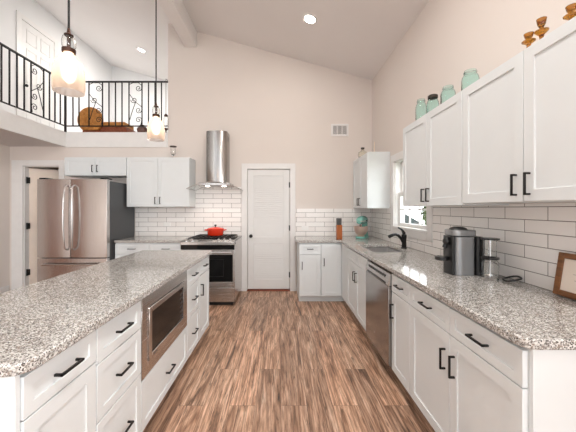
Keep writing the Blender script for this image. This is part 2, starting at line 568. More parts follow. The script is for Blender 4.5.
# back wall: door openings and the loft opening are left out of it
D1 = (-0.565, 0.152, 2.035)     # louvred door
D2 = (-4.30, -3.70, 2.09)       # pantry door
b = B()
T = 0.12
b.box(XL, D2[0], YB, YB + T, 0, LOFT - .001); b.box(D2[0], D2[1], YB, YB + T, D2[2], LOFT - .001)
b.box(D2[1], WX, YB, YB + T, 0, LOFT - .001)
b.prism([(WX, 0), (D1[0], 0), (D1[0], CZ(D1[0])), (WX, CZ(WX))], 'Y', YB, YB + T)
b.prism([(D1[0], D1[2]), (D1[1], D1[2]), (D1[1], CZ(D1[1])), (D1[0], CZ(D1[0]))], 'Y', YB, YB + T)
b.prism([(D1[1], 0), (XR + T, 0), (XR + T, CZ(XR + T)), (D1[1], CZ(D1[1]))], 'Y', YB, YB + T)
struct(b.build('wall_back', 'wall', smooth=False), 'beige end wall behind the range and louvred door', 'wall')

# right wall with the window opening
W1 = (2.94, 3.80, 1.135, 1.995)   # y0 y1 z0 z1 of the opening
zr = CZ(XR) + .03
b = B()
b.box(XR, XR + T, YF, W1[0], 0, zr); b.box(XR, XR + T, W1[1], YB, 0, zr)
b.box(XR, XR + T, W1[0], W1[1], 0, W1[2]); b.box(XR, XR + T, W1[0], W1[1], W1[3], zr)
b.box(XR, XR + T, YB + T, 7.65, 0, zr)
struct(b.build('wall_right', 'wall', smooth=False), 'beige wall along the right with window and cabinets', 'wall')

b = B(); b.box(XL - T, XL, YF, 7.65, 0, LOFT)
struct(b.build('wall_left', 'wall', smooth=False), 'beige wall on the far left under the loft', 'wall')
b = B(); b.box(XL - T, XL, YF, 7.65, LOFT, CZ(XL))
struct(b.build('wall_left_upper', 'wall_white', smooth=False), 'white wall on the far left carrying the loft door', 'wall')
b = B(); b.prism([(XL - T, 0), (XR + T, 0), (XR + T, CZ(XR + T)), (XL - T, CZ(XL - T))], 'Y', 7.65, 7.77)
struct(b.build('wall_loft', 'wall_white', smooth=False), 'white end wall at the back of the loft', 'wall')
# pantry side wall under the loft
b = B(); b.box(-3.45, -3.37, YB + T, 7.65, 0, SOFFIT)
struct(b.build('wall_pantry', 'wall', smooth=False), 'wall of the small room behind the open cream door', 'wall')

# loft floor (its underside is the low ceiling on the left)
b = B()
b.box(XL, LX, YF, YB - .001, SOFFIT, LOFT - .002)
struct(b.build('ceiling_soffit', 'soffit', smooth=False), 'low textured ceiling under the loft overhang at left', 'ceiling')
b = B(); b.box(XL, XR, YB + T, 7.65, SOFFIT, LOFT - .001)
struct(b.build('floor_loft', 'wall_white', smooth=False), 'white loft floor behind the iron railing', 'floor')
# fascia of the loft edge
b = B()
b.box(LX + .001, LX + .022, YF, YB - .022, 2.40, 2.645)
b.box(LX + .001, WX, YB - .022, YB - .001, 2.395, 2.645)
b.box(LX - .10, LX + .001, YF, YB - .022, LOFT, 2.645)
b.box(LX - .10, WX, YB - .001, YB + .10, LOFT, 2.645)
struct(b.build('trim_1', 'trim', bevel=.003), 'white fascia band along the loft edge', 'trim')
# ridge beam
b = B(); b.prism([(-1.60, 4.07), (-1.405, 4.07), (-1.405, CZ(-1.405)), (-1.60, CZ(-1.60))], 'Y', YF, YB)
struct(b.build('trim_2', 'ceiling', bevel=.004), 'white ceiling beam running above the island', 'beam')

# backsplash tiles
b = B()
b.box(-2.43, D1[0] - .097, YB - .008, YB - .0005, 0.86, 1.735)
struct(b.build('wall_tiles_1', 'tile_back', smooth=False), 'white subway tile behind range and left counter', 'tile')
b = B(); b.box(D1[1] + .092, XR - .0085, YB - .008, YB - .0005, 0.86, 1.372)
struct(b.build('wall_tiles_2', 'tile_back', smooth=False), 'white subway tile on end wall right of louvred door', 'tile')
b = B()
b.box(XR - .008, XR - .0005, 0.98, 2.84, 0.86, 1.405)
b.box(XR - .008, XR - .0005, 2.84, 3.90, 0.86, 1.04)
b.box(XR - .008, XR - .0005, 3.90, YB - .0085, 0.86, 1.405)
struct(b.build('wall_tiles_3', 'tile_side', smooth=False), 'white subway tile with grey grout along right wall', 'tile')

# window in the right wall
win = bpy.data.objects.new('window_1', None); COL.objects.link(win); win.location = (XR, 3.37, 1.04)
struct(win, 'white window over the sink on the right wall', 'window')
b = B(); X0, X1 = XR - .022, XR
b.box(X0, X1, 2.84, W1[0], 1.04, 2.09); b.box(X0, X1, W1[1], 3.90, 1.04, 2.09)
b.box(X0, X1, W1[0], W1[1], W1[3], 2.09); b.box(X0, X1, W1[0], W1[1], 1.04, W1[2])
b.box(XR - .034, XR + .10, W1[0] - .03, W1[1] + .03, W1[2] - .012, W1[2] + .012)
b.build('casing', 'trim', win, bevel=.002, seg=1)
b = B()
b.box(XR, XR + T, W1[0], W1[0] + .014, W1[2], W1[3]); b.box(XR, XR + T, W1[1] - .014, W1[1], W1[2], W1[3])
b.box(XR, XR + T, W1[0], W1[1], W1[3] - .014, W1[3])
b.build('jamb', 'trim', win)
zm = 1.565
for nm, x0, z0, z1 in (('lower_sash', XR + .045, W1[2] + .012, zm + .02), ('upper_sash', XR + .078, zm - .02, W1[3] - .014)):
    b = B(); y0, y1 = W1[0] + .014, W1[1] - .014; s = .042; x1 = x0 + .03
    b.box(x0, x1, y0, y0 + s, z0, z1); b.box(x0, x1, y1 - s, y1, z0, z1)
    b.box(x0, x1, y0 + s, y1 - s, z0, z0 + s); b.box(x0, x1, y0 + s, y1 - s, z1 - s, z1)
    for k in (1, 2):
        yy = y0 + s + (y1 - y0 - 2 * s) * k / 3
        b.box(x0 + .006, x1 - .006, yy - .009, yy + .009, z0 + s, z1 - s)
    zz = (z0 + z1) / 2
    b.box(x0 + .007, x1 - .007, y0 + s, y1 - s, zz - .009, zz + .009)
    so = b.build(nm, 'trim', win)
    b = B(); b.box(x0 + .013, x0 + .017, y0 + s, y1 - s, z0 + s, z1 - s)
    b.build('pane', 'pane', so)

# louvred door
dr = bpy.data.objects.new('door_1', None); COL.objects.link(dr); dr.location = ((D1[0] + D1[1]) / 2, YB, 0)
struct(dr, 'white louvred door in the middle of the end wall', 'door')
b = B(); cy0, cy1 = YB - .02, YB
b.box(D1[0] - .092, D1[0], cy0, cy1, 0, D1[2] + .09); b.box(D1[1], D1[1] + .088, cy0, cy1, 0, D1[2] + .09)
b.box(D1[0], D1[1], cy0, cy1, D1[2], D1[2] + .09)
b.box(D1[0], D1[0] + .004, YB, YB + T, 0, D1[2]); b.box(D1[1] - .004, D1[1], YB, YB + T, 0, D1[2]); b.box(D1[0], D1[1], YB, YB + T, D1[2] - .004, D1[2])
b.build('casing', 'trim', dr, bevel=.004)
x0, x1, z0, z1 = D1[0] + .008, D1[1] - .008, .03, D1[2] - .009
y0, y1 = YB + .004, YB + .039
st = .098
b = B()
b.box(x0, x0 + st, y0, y1, z0, z1); b.box(x1 - st, x1, y0, y1, z0, z1)
rails = ((z0, .185), (.785, .895), (z1 - .105, z1))
for a, c in rails: b.box(x0 + st, x1 - st, y0, y1, a, c)
leaf = b.build('leaf', 'door', dr, bevel=.003)
for a, c in ((.185, .785), (.895, z1 - .105)):
    b = B(); n = int((c - a) / .034); p = (c - a) / n
    for k in range(n):
        z = a + k * p
        b.prism([(y0 + .005, z + .002), (y0 + .010, z - .002), (y0 + .021, z + p * 1.04), (y0 + .015, z + p * 1.06)], 'X', x0 + st - .004, x1 - st + .004)
    b.box(x0 + st, x1 - st, y1 - .004, y1 - .001, a, c)
    b.build('louvre_panel', 'door', leaf)
b = B(); kx = x0 + .055; kz = .915
b.cyl((kx, y0, kz), (kx, y0 - .008, kz), .029); b.cyl((kx, y0 - .008, kz), (kx, y0 - .03, kz), .011)
b.ball((kx, y0 - .045, kz), (.027, .022, .027))
b.build('knob', 'black_metal', leaf)
for hz in (.27, 1.05, 1.77):
    b = B(); b.cyl((x1 + .003, y0 - .006, hz - .045), (x1 + .003, y0 - .006, hz + .045), .008, seg=10)
    b.box(x1 - .012, x1 + .003, y0 - .002, y0, hz - .045, hz + .045)
    b.build('hinge', 'grey_dark', dr)
b = B(); b.box(D1[0], D1[1], YB - .03, YB + .10, 0, .022)
b.build('threshold', 'threshold', dr, bevel=.004)

# pantry door under the loft, swung into the little room
dr = bpy.data.objects.new('door_2', None); COL.objects.link(dr); dr.location = (-4.0, YB, 0)
struct(dr, 'cream door standing open left of the refrigerator', 'door')
b = B()
b.box(XL + .045, D2[0], YB - .02, YB, 0, D2[2] + .09); b.box(D2[1], D2[1] + .09, YB - .02, YB, 0, D2[2] + .09)
b.box(D2[0], D2[1], YB - .02, YB, D2[2], D2[2] + .09)
b.box(D2[0], D2[0] + .015, YB, YB + T, 0, D2[2]); b.box(D2[1] - .015, D2[1], YB, YB + T, 0, D2[2]); b.box(D2[0], D2[1], YB, YB + T, D2[2] - .015, D2[2])
b.build('casing', 'trim', dr, bevel=.004)
ang = math.radians(42)
b = B(); hx, hy = D2[0] + .03, YB + .075
b.x = Matrix.Translation((hx, hy, 0)) @ Matrix.Rotation(ang, 4, 'Z')
L = .56
b.box(.0, L, 0, .035, .012, 2.06)
for (a0, a1) in ((.07, L / 2 - .03), (L / 2 + .03, L - .07)):
    for (c0, c1) in ((.2, .8), (.95, 1.55), (1.65, 1.93)):
        for q0, q1, s0, s1 in ((a0, a1, c0, c0 + .02), (a0, a1, c1 - .02, c1), (a0, a0 + .02, c0, c1), (a1 - .02, a1, c0, c1)):
            b.box(q0, q1, -.005, 0, s0, s1)
leaf = b.build('leaf', 'cream_door', dr, bevel=.002, seg=1)
for hz in (.30, 1.08, 1.85):
    b = B(); b.box(D2[0] + .0155, D2[0] + .05, YB + .03, YB + .07, hz - .05, hz + .05)
    b.cyl((D2[0] + .03, YB + .03, hz - .055), (D2[0] + .03, YB + .03, hz + .055), .011, seg=10)
    b.build('hinge', 'black_metal', dr)

# six-panel door on the left wall up in the loft
dr = bpy.data.objects.new('door_3', None); COL.objects.link(dr); dr.location = (XL, 5.3, LOFT)
struct(dr, 'white panelled door with casing up in the loft', 'door')
b = B(); y0, y1, z0, z1 = 4.96, 5.68, LOFT, LOFT + 2.06
b.box(XL, XL + .02, y0 - .09, y0, z0, z1 + .09); b.box(XL, XL + .02, y1, y1 + .09, z0, z1 + .09); b.box(XL, XL + .02, y0, y1, z1, z1 + .09)
b.build('casing', 'trim', dr, bevel=.003)
b = B(); b.box(XL, XL + .008, y0 + .003, y1 - .003, z0 + .01, z1 - .003)
for (a0, a1) in ((y0 + .1, y0 + .32), (y0 + .40, y0 + .62)):
    for (c0, c1) in ((.2, .85), (1.0, 1.6), (1.7, 1.95)):
        for q0, q1, s0, s1 in ((a0, a1, c0, c0 + .02), (a0, a1, c1 - .02, c1), (a0, a0 + .02, c0, c1), (a1 - .02, a1, c0, c1)):
            b.box(XL + .008, XL + .014, q0, q1, LOFT + s0, LOFT + s1)
leaf = b.build('leaf', 'door', dr, bevel=.002, seg=1)
b = B(); b.ball((XL + .05, y0 + .06, LOFT + .92), .026); b.cyl((XL + .008, y0 + .06, LOFT + .92), (XL + .05, y0 + .06, LOFT + .92), .01)
b.build('knob', 'black_metal', leaf)

dr = bpy.data.objects.new('reflection_door', None); COL.objects.link(dr); dr.location = (XL, 2.1, 0)  # unseen door, added to give the refrigerator front its brown reflection
struct(dr, 'brown wooden double door added out of view on the left wall, for the refrigerator reflection', 'door')
for a0, a1 in ((1.55, 2.10), (2.105, 2.66)):
    b = B(); b.box(XL + .001, XL + .03, a0, a1, .01, 2.1)
    for c0, c1 in ((.2, .95), (1.1, 1.95)):
        for q0, q1, s0, s1 in ((a0 + .09, a1 - .09, c0, c0 + .03), (a0 + .09, a1 - .09, c1 - .03, c1), (a0 + .09, a0 + .12, c0, c1), (a1 - .12, a1 - .09, c0, c1)):
            b.box(XL + .03, XL + .04, q0, q1, s0, s1)
    b.build('leaf', 'brown_door', dr, bevel=.002, seg=1)
# baseboards
b = B(); b.box(D1[1] + .09, .262, YB - .014, YB - .001, 0, .10)
struct(b.build('baseboard_back', 'trim', bevel=.003), 'short white baseboard right of the louvred door', 'baseboard')
b = B(); b.box(XL + .001, XL + .015, YF, YB - .022, 0, .10)
struct(b.build('baseboard_left', 'trim', bevel=.003), 'white baseboard along the left wall', 'baseboard')

# outside the window
b = B(); b.box(XR + .3, 60, -20, 70, -2.7, -2.6)
struct(b.build('ground_lawn', 'lawn'), 'grass outside the kitchen window', 'lawn')
hs = thing('house', 'grey-roofed neighbouring house seen through the window', 'house', (10, 26, -2.6))
b = B(); b.box(8.3, 11.7, 24.0, 31, -2.6, .0)
b.build('wall', 'wall_ext', hs)
b = B(); b.prism([(7.9, -.1), (12.1, -.1), (10.0, 1.12)], 'Y', 23.6, 31.4)
b.build('roof', 'roof_ext', hs)
for wx in (8.7, 9.9, 10.7):
    b = B(); b.box(wx, wx + .8, 23.96, 24.0, -1.3, -.1); b.build('window', 'grey_dark', hs)
def tree(x, y, base, hgt, rad, label):
    t = thing('tree', label, 'tree', (x, y, base), 'trees outside the window')
    b = B(); b.tube([(x, y, base), (x + .1, y, base + hgt * .3), (x, y + .1, base + hgt * .6)], [.2, .15, .08]); b.build('trunk', 'bark', t)
    b = B()
    for k in range(900):
        d = Vector((random.gauss(0, 1), random.gauss(0, 1), random.gauss(0, 1))).normalized() * rad * random.uniform(.55, 1.0)
        c = Vector((x, y, base + hgt * .65)) + Vector((d.x, d.y, d.z * 1.25))
        s = random.uniform(.10, .22)
        a = Vector((random.gauss(0, 1), random.gauss(0, 1), random.gauss(0, 1))).normalized(); e = a.orthogonal().normalized(); g = a.cross(e)
        b.face([c - e * s, c - g * s * .5, c + e * s, c + g * s * .5])
    b.build('crown', 'leaf', t, smooth=False)
tree(11.35, 20, -2.6, 4.9, 1.25, 'green tree beside the neighbouring house outside window')
tree(15.6, 29.5, -2.6, 5.2, 1.1, 'smaller-looking green tree outside window, farther away')

# ------------------------------------------------------------------ right run of base cabinets
XD = 0.896                       # carcass face of the right run; fronts stand 21 mm proud
ZT, ZB, ZG = 0.862, 0.105, 0.722   # top of fronts, bottom of fronts, drawer/door gap
SLAB0, SLAB1 = 0.876, 0.914
TOE = 0.075

def base_body(root, x0, x1, y0, y1, toe_side, open_top=False):
    b = B()
    if open_top:
        t = .018
        b.box(x0, x1, y0, y0 + t, .10, SLAB0 - .001); b.box(x0, x1, y1 - t, y1, .10, SLAB0 - .001)
        b.box(x0, x1, y0 + t, y1 - t, .10, .10 + t)
        b.box(x0, x0 + t, y0 + t, y1 - t, .10 + t, SLAB0 - .001); b.box(x1 - t, x1, y0 + t, y1 - t, .10 + t, SLAB0 - .001)
    else:
        b.box(x0, x1, y0, y1, .10, SLAB0 - .001)
    b.build('body', 'cab', root)
    b = B()
    xa, xb, ya, yb = x0, x1, y0, y1
    if toe_side == '-x': xa += TOE
    if toe_side == '+x': xb -= TOE
    if toe_side == '-y': ya += TOE
    b.box(xa, xb, ya, yb, 0.001, .10)
    b.build('toe_kick', 'cab', root)

fR = F((XD, 0, 0), (0, 1, 0), (-1, 0, 0))
XW = XR - .0095
RG = 'base cabinets under the right counter'
# 1: near double cabinet, two drawers over two doors
r = thing('base_cabinet', 'white two-drawer two-door base cabinet nearest the camera on right', 'cabinet', (1.2, 1.49, 0), RG)
base_body(r, XD, XW, 1.03, 1.934, '-x')
b = B(); b.box(XD - .0, XW, 1.012, 1.0295, 0.001, SLAB0 - .001); b.build('end_panel', 'cab', r, bevel=.001, seg=1)
drawer(fR, 1.03, 1.478, ZG, ZT, r); drawer(fR, 1.478, 1.934, ZG, ZT, r)
door(fR, 1.03, 1.478, ZB, ZG, r, 1.437, .575); door(fR, 1.478, 1.934, ZB, ZG, r, 1.519, .575)
# 2: narrow cabinet beside the dishwasher
r = thing('base_cabinet', 'narrow white base cabinet with drawer and door beside the dishwasher', 'cabinet', (1.2, 2.09, 0), RG)
base_body(r, XD, XW, 1.936, 2.256, '-x')
drawer(fR, 1.936, 2.256, ZG, ZT, r); door(fR, 1.936, 2.256, ZB, ZG, r, 2.218, .575)
# 3: sink base
r = thing('base_cabinet', 'white sink base cabinet with two doors below the faucet', 'cabinet', (1.2, 3.33, 0), RG)
base_body(r, XD, XW, 2.872, 3.79, '-x', True)
for u0, u1 in ((2.872, 3.331), (3.331, 3.79)):
    b = B(); shaker(b, fR, u0 + G, u1 - G, ZG + G, ZT - G, rail=.045); b.build('false_drawer_front', 'cab', r, bevel=.0012, seg=1)
door(fR, 2.872, 3.331, ZB, ZG, r, 3.29, .575); door(fR, 3.331, 3.79, ZB, ZG, r, 3.372, .575)
# 4: corner filler and back run
r = thing('base_cabinet', 'white corner base cabinet with one full-height door and no drawer', 'cabinet', (1.0, 4.4, 0), RG)
YC = 4.146                      # carcass face of the back run
b = B(); b.box(.580, XW, YC, YB - .0095, .10, SLAB0 - .001); b.box(XD, XW, 3.792, YC, .10, SLAB0 - .001)
b.build('body', 'cab', r)
b = B(); b.box(.580, XW, YC + TOE, YB - .0095, .001, .10); b.box(XD + TOE, XW, 3.792, YC + TOE, .001, .10); b.build('toe_kick', 'cab', r)
fB = F((0, YC, 0), (1, 0, 0), (0, -1, 0))
b = B(); fbox(b, fR, 3.794, 4.118, ZB, ZT, 0, .018); b.build('filler_panel', 'cab', r, bevel=.001, seg=1)
door(fB, .582, .868, ZB, ZT, r, .622, .60)
# 5: left unit of the back run
r = thing('base_cabinet', 'narrow white base cabinet with drawer and door just right of louvred door', 'cabinet', (.42, 4.4, 0), RG)
base_body(r, .265, .578, YC, YB - .0095, '-y')
drawer(fB, .265, .578, .708, ZT, r, .09); door(fB, .265, .578, ZB, .708, r, .305, .55)

# ------------------------------------------------------------------ L-shaped right worktop with sink cut-out
SX0, SX1, SY0, SY1 = .985, 1.375, 3.00, 3.66
def slab(xs, ys, keep, chamfer=None, name='countertop', bevel=.006):
    bm = bmesh.new()
    V = {}
    def gv(i, j):
        if (i, j) not in V: V[(i, j)] = bm.verts.new((xs[i], ys[j], SLAB1))
        return V[(i, j)]
    for i in range(len(xs) - 1):
        for j in range(len(ys) - 1):
            if keep(i, j):
                bm.faces.new((gv(i, j), gv(i + 1, j), gv(i + 1, j + 1), gv(i, j + 1)))
    ret = bmesh.ops.extrude_face_region(bm, geom=bm.faces[:])
    bmesh.ops.translate(bm, verts=[g for g in ret['geom'] if isinstance(g, bmesh.types.BMVert)], vec=(0, 0, SLAB0 - SLAB1))
    bmesh.ops.recalc_face_normals(bm, faces=bm.faces[:])
    for cx, cy, off, seg in (chamfer or []):
        es = [e for e in bm.edges if all(abs(v.co.x - cx) < 1e-4 and abs(v.co.y - cy) < 1e-4 for v in e.verts)]
        bmesh.ops.bevel(bm, geom=es, offset=off, segments=seg, profile=0.5, affect='EDGES')
    bmesh.ops.dissolve_limit(bm, angle_limit=0.01, verts=bm.verts[:], edges=bm.edges[:])
    b = B(); b.bm.free(); b.bm = bm
    return b.build(name, 'granite', None, bevel=bevel)
ex = .858
xs = [.225, ex, SX0, SX1, XR - .009]; ys = [1.0, SY0, SY1, 4.112, YB - .009]
o = slab(xs, ys, lambda i, j: (j == 3) or (i >= 1 and not (i == 2 and j == 1)), [(ex, 1.0, .05, 4)])
tag(o, 'L-shaped speckled granite countertop around the sink along right wall', 'countertop')

# sink
r = thing('sink', 'stainless steel double bowl sink set in the right countertop', 'sink', ((SX0 + SX1) / 2, (SY0 + SY1) / 2, SLAB0))
b = B(); ym = 3.33; d = .17; zt = SLAB0 - .002
def bowl(b, x0, x1, y0, y1):
    t = .0025
    b.box(x0, x0 + t, y0, y1, zt - d, zt); b.box(x1 - t, x1, y0, y1, zt - d, zt)
    b.box(x0 + t, x1 - t, y0, y0 + t, zt - d, zt); b.box(x0 + t, x1 - t, y1 - t, y1, zt - d, zt)
    b.box(x0 + t, x1 - t, y0 + t, y1 - t, zt - d, zt - d + t)
bowl(b, SX0 + .004, SX1 - .004, SY0 + .004, ym - .008); bowl(b, SX0 + .004, SX1 - .004, ym + .008, SY1 - .004)
b.box(SX0 + .004, SX1 - .004, ym - .010, ym + .010, zt - .012, zt - .002)
b.build('bowls', 'sink_steel', r)
for yy in (3.165, 3.495):
    b = B(); b.lathe([(.0, .004), (.03, .004), (.042, .002), (.042, 0)], ((SX0 + SX1) / 2, yy, zt - d + .003), 20); b.build('drain', 'chrome', r)

# faucet
fx, fy = 1.425, 3.30
r = thing('faucet', 'black single-lever kitchen faucet standing behind the sink', 'faucet', (fx, fy, SLAB1))
b = B(); z0 = SLAB1 + .0008
b.lathe([(0, 0), (.034, 0), (.034, .008), (.026, .014), (.024, .11), (.028, .13), (.028, .155), (.015, .165), (0, .166)], (fx, fy, z0))
b.build('body', 'black_metal', r)
b = B(); b.tube([(fx - .01, fy, z0 + .07), (fx - .04, fy - .01, z0 + .115), (fx - .075, fy - .02, z0 + .15), (fx - .11, fy - .03, z0 + .163), (fx - .145, fy - .04, z0 + .158), (fx - .175, fy - .05, z0 + .147), (fx - .195, fy - .055, z0 + .138)], [.018, .017, .017, .016, .017, .019, .019], 12)
b.build('spout', 'black_metal', r)
b = B(); b.tube([(fx, fy, z0 + .15), (fx - .004, fy, z0 + .18), (fx - .03, fy - .01, z0 + .215), (fx - .075, fy - .02, z0 + .24)], [.02, .018, .013, .009], 10)
b.build('lever', 'black_metal', r)

# dishwasher
r = thing('dishwasher', 'stainless steel dishwasher standing between white cabinets of the right run', 'dishwasher', (1.1, 2.564, 0))
y0, y1 = 2.262, 2.866
b = B(); b.box(.90, XW - .01, y0 + .002, y1 - .002, .10, .868); b.build('tub', 'black_plastic', r)
b = B(); b.box(.852, .90, y0 + .002, y1 - .002, .115, .755); b.build('door_panel', 'steel_dark', r, bevel=.004)
b = B(); b.prism([(.866, .855), (.90, .855), (.90, .757), (.852, .757), (.852, .80)], 'Y', y0 + .002, y1 - .002); b.build('control_panel', 'steel_h', r, bevel=.003)
b = B(); b.box(.8508, .853, y0 + .06, y1 - .06, .762, .778); b.build('pocket_handle', 'black_plastic', r)
for k in range(9):
    b = B(); yy = y0 + .08 + k * .05; b.box(.8545, .858, yy, yy + .038, .806, .832); b.build('button', 'black_plastic', r)
b = B(); b.lathe([(0, 0), (.010, 0), (.010, .0012), (0, .0012)], (0, 0, 0), 16)
bmesh.ops.transform(b.bm, matrix=Matrix.Translation((.8518, 2.60, .25)) @ Matrix.Rotation(-PI / 2, 4, 'Y'), verts=b.bm.verts[:]); b.build('emblem', 'chrome', r)
b = B(); b.box(.96, 1.0, y0 + .002, y1 - .002, .001, .105); b.build('kick_plate', 'black_plastic', r)

# ------------------------------------------------------------------ island
fI = F((-.806, 0, 0), (0, 1, 0), (1, 0, 0))
IX0, IX1 = -1.43, -.806
IG = 'cabinets of the island'
def island_body(r, y0, y1):
    base_body(r, IX0, IX1, y0, y1, '+x')
r = thing('base_cabinet', 'white island cabinet with drawer over door at the near end', 'cabinet', (-1.1, 1.04, 0), IG)
island_body(r, .866, 1.213)
b = B(); b.box(IX0, -.792, .848, .8655, .001, SLAB0 - .001); b.build('end_panel', 'cab', r, bevel=.001, seg=1)
drawer(fI, .866, 1.213, .725, ZT, r); door(fI, .866, 1.213, ZB, .725, r, .905, .60)
def three(r, y0, y1, zs=(ZB, .452, .705, ZT), L=.112):
    for a, c in zip(zs, zs[1:]): drawer(fI, y0, y1, a, c, r, L)
r = thing('base_cabinet', 'white island cabinet with three drawers left of the microwave', 'cabinet', (-1.1, 1.4, 0), IG)
island_body(r, 1.215, 1.602); three(r, 1.215, 1.602)
r = thing('base_cabinet', 'white island cabinet holding the microwave over one wide drawer', 'cabinet', (-1.1, 1.99, 0), IG)
b = B(); y0, y1 = 1.604, 2.384
b.box(IX0, IX1, y0, y1, .10, .398); b.box(IX0, IX0 + .018, y0, y1, .398, SLAB0 - .001)
b.box(IX0 + .018, IX1, y0, y0 + .018, .398, SLAB0 - .001); b.box(IX0 + .018, IX1, y1 - .018, y1, .398, SLAB0 - .001); b.box(IX0 + .018, IX1, y0 + .018, y1 - .018, .862, SLAB0 - .001)
b.build('body', 'cab', r)
b = B(); b.box(IX0, IX1 - TOE, y0, y1, .001, .10); b.build('toe_kick', 'cab', r)
drawer(fI, y0, y1, ZB, .395, r)
mw = thing('microwave', 'stainless steel built-in microwave set in the island side', 'microwave', (-.9, 1.99, .40))
b = B(); b.box(-1.2, -.8045, y0 + .03, y1 - .03, .41, .85); b.build('body', 'black_plastic', mw)
fM = F((-.804, 0, 0), (0, 1, 0), (1, 0, 0))
def fring(b, f, u0, u1, z0, z1, ru, rz, w0, w1):
    fbox(b, f, u0, u0 + ru, z0, z1, w0, w1); fbox(b, f, u1 - ru, u1, z0, z1, w0, w1)
    fbox(b, f, u0 + ru, u1 - ru, z0, z0 + rz, w0, w1); fbox(b, f, u0 + ru, u1 - ru, z1 - rz, z1, w0, w1)
b = B(); fring(b, fM, y0 + .004, y1 - .004, .40, .862, .072, .072, .0, .020); b.build('trim_kit', 'steel_h', mw, bevel=.002, seg=1)
b = B(); fring(b, fM, y0 + .078, y1 - .078, .474, .788, .034, .034, .0, .030); dd = b.build('front_frame', 'steel', mw, bevel=.003, seg=1)
b = B(); fbox(b, fM, y0 + .113, y1 - .113, .509, .753, 0, .022); b.build('glass_door', 'black_gloss', mw)
for i in range(6):
    for j in range(3):
        b = B(); u = y1 - .178 + j * .02; z = .535 + i * .033; fbox(b, fM, u, u + .011, z, z + .012, .022, .0232); b.build('button', 'grey_dark', mw)
b = B(); fbox(b, fM, y0 + .13, y0 + .18, .486, .495, .030, .031); b.build('badge', 'grey_dark', mw)
r = thing('base_cabinet', 'white island cabinet with three drawers right of the microwave', 'cabinet', (-1.1, 2.56, 0), IG)
island_body(r, 2.386, 2.74); three(r, 2.386, 2.74, (ZB, .435, .70, ZT))
r = thing('base_cabinet', 'white island cabinet with small drawer and door at far end', 'cabinet', (-1.1, 2.93, 0), IG)
island_body(r, 2.742, 3.115)
drawer(fI, 2.742, 3.115, .72, ZT, r, .10); door(fI, 2.742, 3.115, ZB, .72, r, 2.785, .58)
o = slab([-1.53, -.757], [.838, 3.15], lambda i, j: True, [(-.757, .838, .06, 6), (-.757, 3.15, .03, 4), (-1.53, 3.15, .03, 4), (-1.53, .838, .06, 6)])
tag(o, 'long speckled granite island countertop in the left foreground', 'countertop')

# ------------------------------------------------------------------ back run left of the range
RX0, RX1 = -1.412, -.652
LGp = 'cabinets left of the range'
def back_unit(x0, x1, label):
    r = thing('base_cabinet', label, 'cabinet', ((x0 + x1) / 2, 4.4, 0), LGp)
    base_body(r, x0, x1, YC, YB - .0095, '-y')
    drawer(fB, x0, x1, .712, ZT, r); m = (x0 + x1) / 2
    door(fB, x0, m, ZB, .712, r, m - .04, .56); door(fB, m, x1, ZB, .712, r, m + .04, .56)
back_unit(-2.405, -1.912, 'white base cabinet with drawer next to the refrigerator')
back_unit(-1.910, RX0 - .006, 'white base cabinet with drawer next to the range')
o = slab([-2.41, RX0 - .004], [4.112, YB - .009], lambda i, j: True)
tag(o, 'short granite countertop between refrigerator and range', 'countertop')

# range
r = thing('range', 'stainless steel gas range under the vent hood', 'stove', ((RX0 + RX1) / 2, 4.4, 0))
y0 = 4.03; yb = YB - .012
b = B(); b.box(RX0, RX1, y0, yb, .055, .905); b.build('body', 'steel', r, bevel=.003)
b = B(); b.box(RX0 + .03, RX1 - .03, y0 + .03, yb, .001, .055); b.build('base', 'black_plastic', r)
b = B(); b.box(RX0 - .002, RX1 + .002, y0 + .05, yb, .905, .922); b.build('cooktop', 'black_gloss', r, bevel=.004)
b = B(); b.prism([(y0 - .035, .862), (y0 + .06, .862), (y0 + .06, .929), (y0 + .045, .929), (y0 - .035, .905)], 'X', RX0, RX1); b.build('control_panel', 'steel_h', r, bevel=.004)
for k, kx in enumerate((RX0 + .07, RX0 + .15, RX1 - .23, RX1 - .15, RX1 - .07)):
    b = B(); b.x = Matrix.Translation((kx, y0 + .006, .917)) @ Matrix.Rotation(math.radians(16), 4, 'X')
    b.cyl((0, 0, 0), (0, 0, .006), .026, seg=20); b.cyl((0, 0, .006), (0, 0, .026), .019, .017, seg=20); b.box(-.004, .004, -.018, .018, .026, .032)
    b.build('knob', 'chrome', r)
b = B(); b.x = Matrix.Translation(((RX0 + RX1) / 2 - .04, y0 + .006, .9175)) @ Matrix.Rotation(math.radians(16), 4, 'X')
b.box(-.10, .10, -.014, .014, 0, .002); b.build('display', 'black_gloss', r)
b = B(); b.box(RX0 + .002, RX1 - .002, y0 - .028, y0 - .001, .80, .861); b.build('front_strip', 'black_gloss', r)
b = B(); fO = F((0, y0, 0), (1, 0, 0), (0, -1, 0))
fring(b, fO, RX0 + .003, RX1 - .003, .275, .795, .022, .07, 0, .035); od = b.build('oven_door', 'steel_h', r, bevel=.003)
b = B(); fbox(b, fO, RX0 + .026, RX1 - .026, .346, .724, .004, .033); b.build('oven_glass', 'black_gloss', od)
b = B(); fring(b, fO, RX0 + .15, RX1 - .15, .42, .66, .004, .004, .033, .0345); b.build('window_edge', 'black_plastic', od)
b = B(); zz = .768
b.tube([(RX0 + .03, y0 - .085, zz), (RX1 - .03, y0 - .085, zz)], .014, 12)
for xx in (RX0 + .06, RX1 - .06): b.tube([(xx, y0 - .034, zz), (xx, y0 - .085, zz)], .011, 10)
b.build('handle', 'chrome', od)
b = B(); b.box(RX0 + .003, RX1 - .003, y0 - .03, y0 - .001, .062, .266); b.build('warming_drawer', 'steel_h', r, bevel=.004)
cx = [RX0 + .19, (RX0 + RX1) / 2, RX1 - .19]
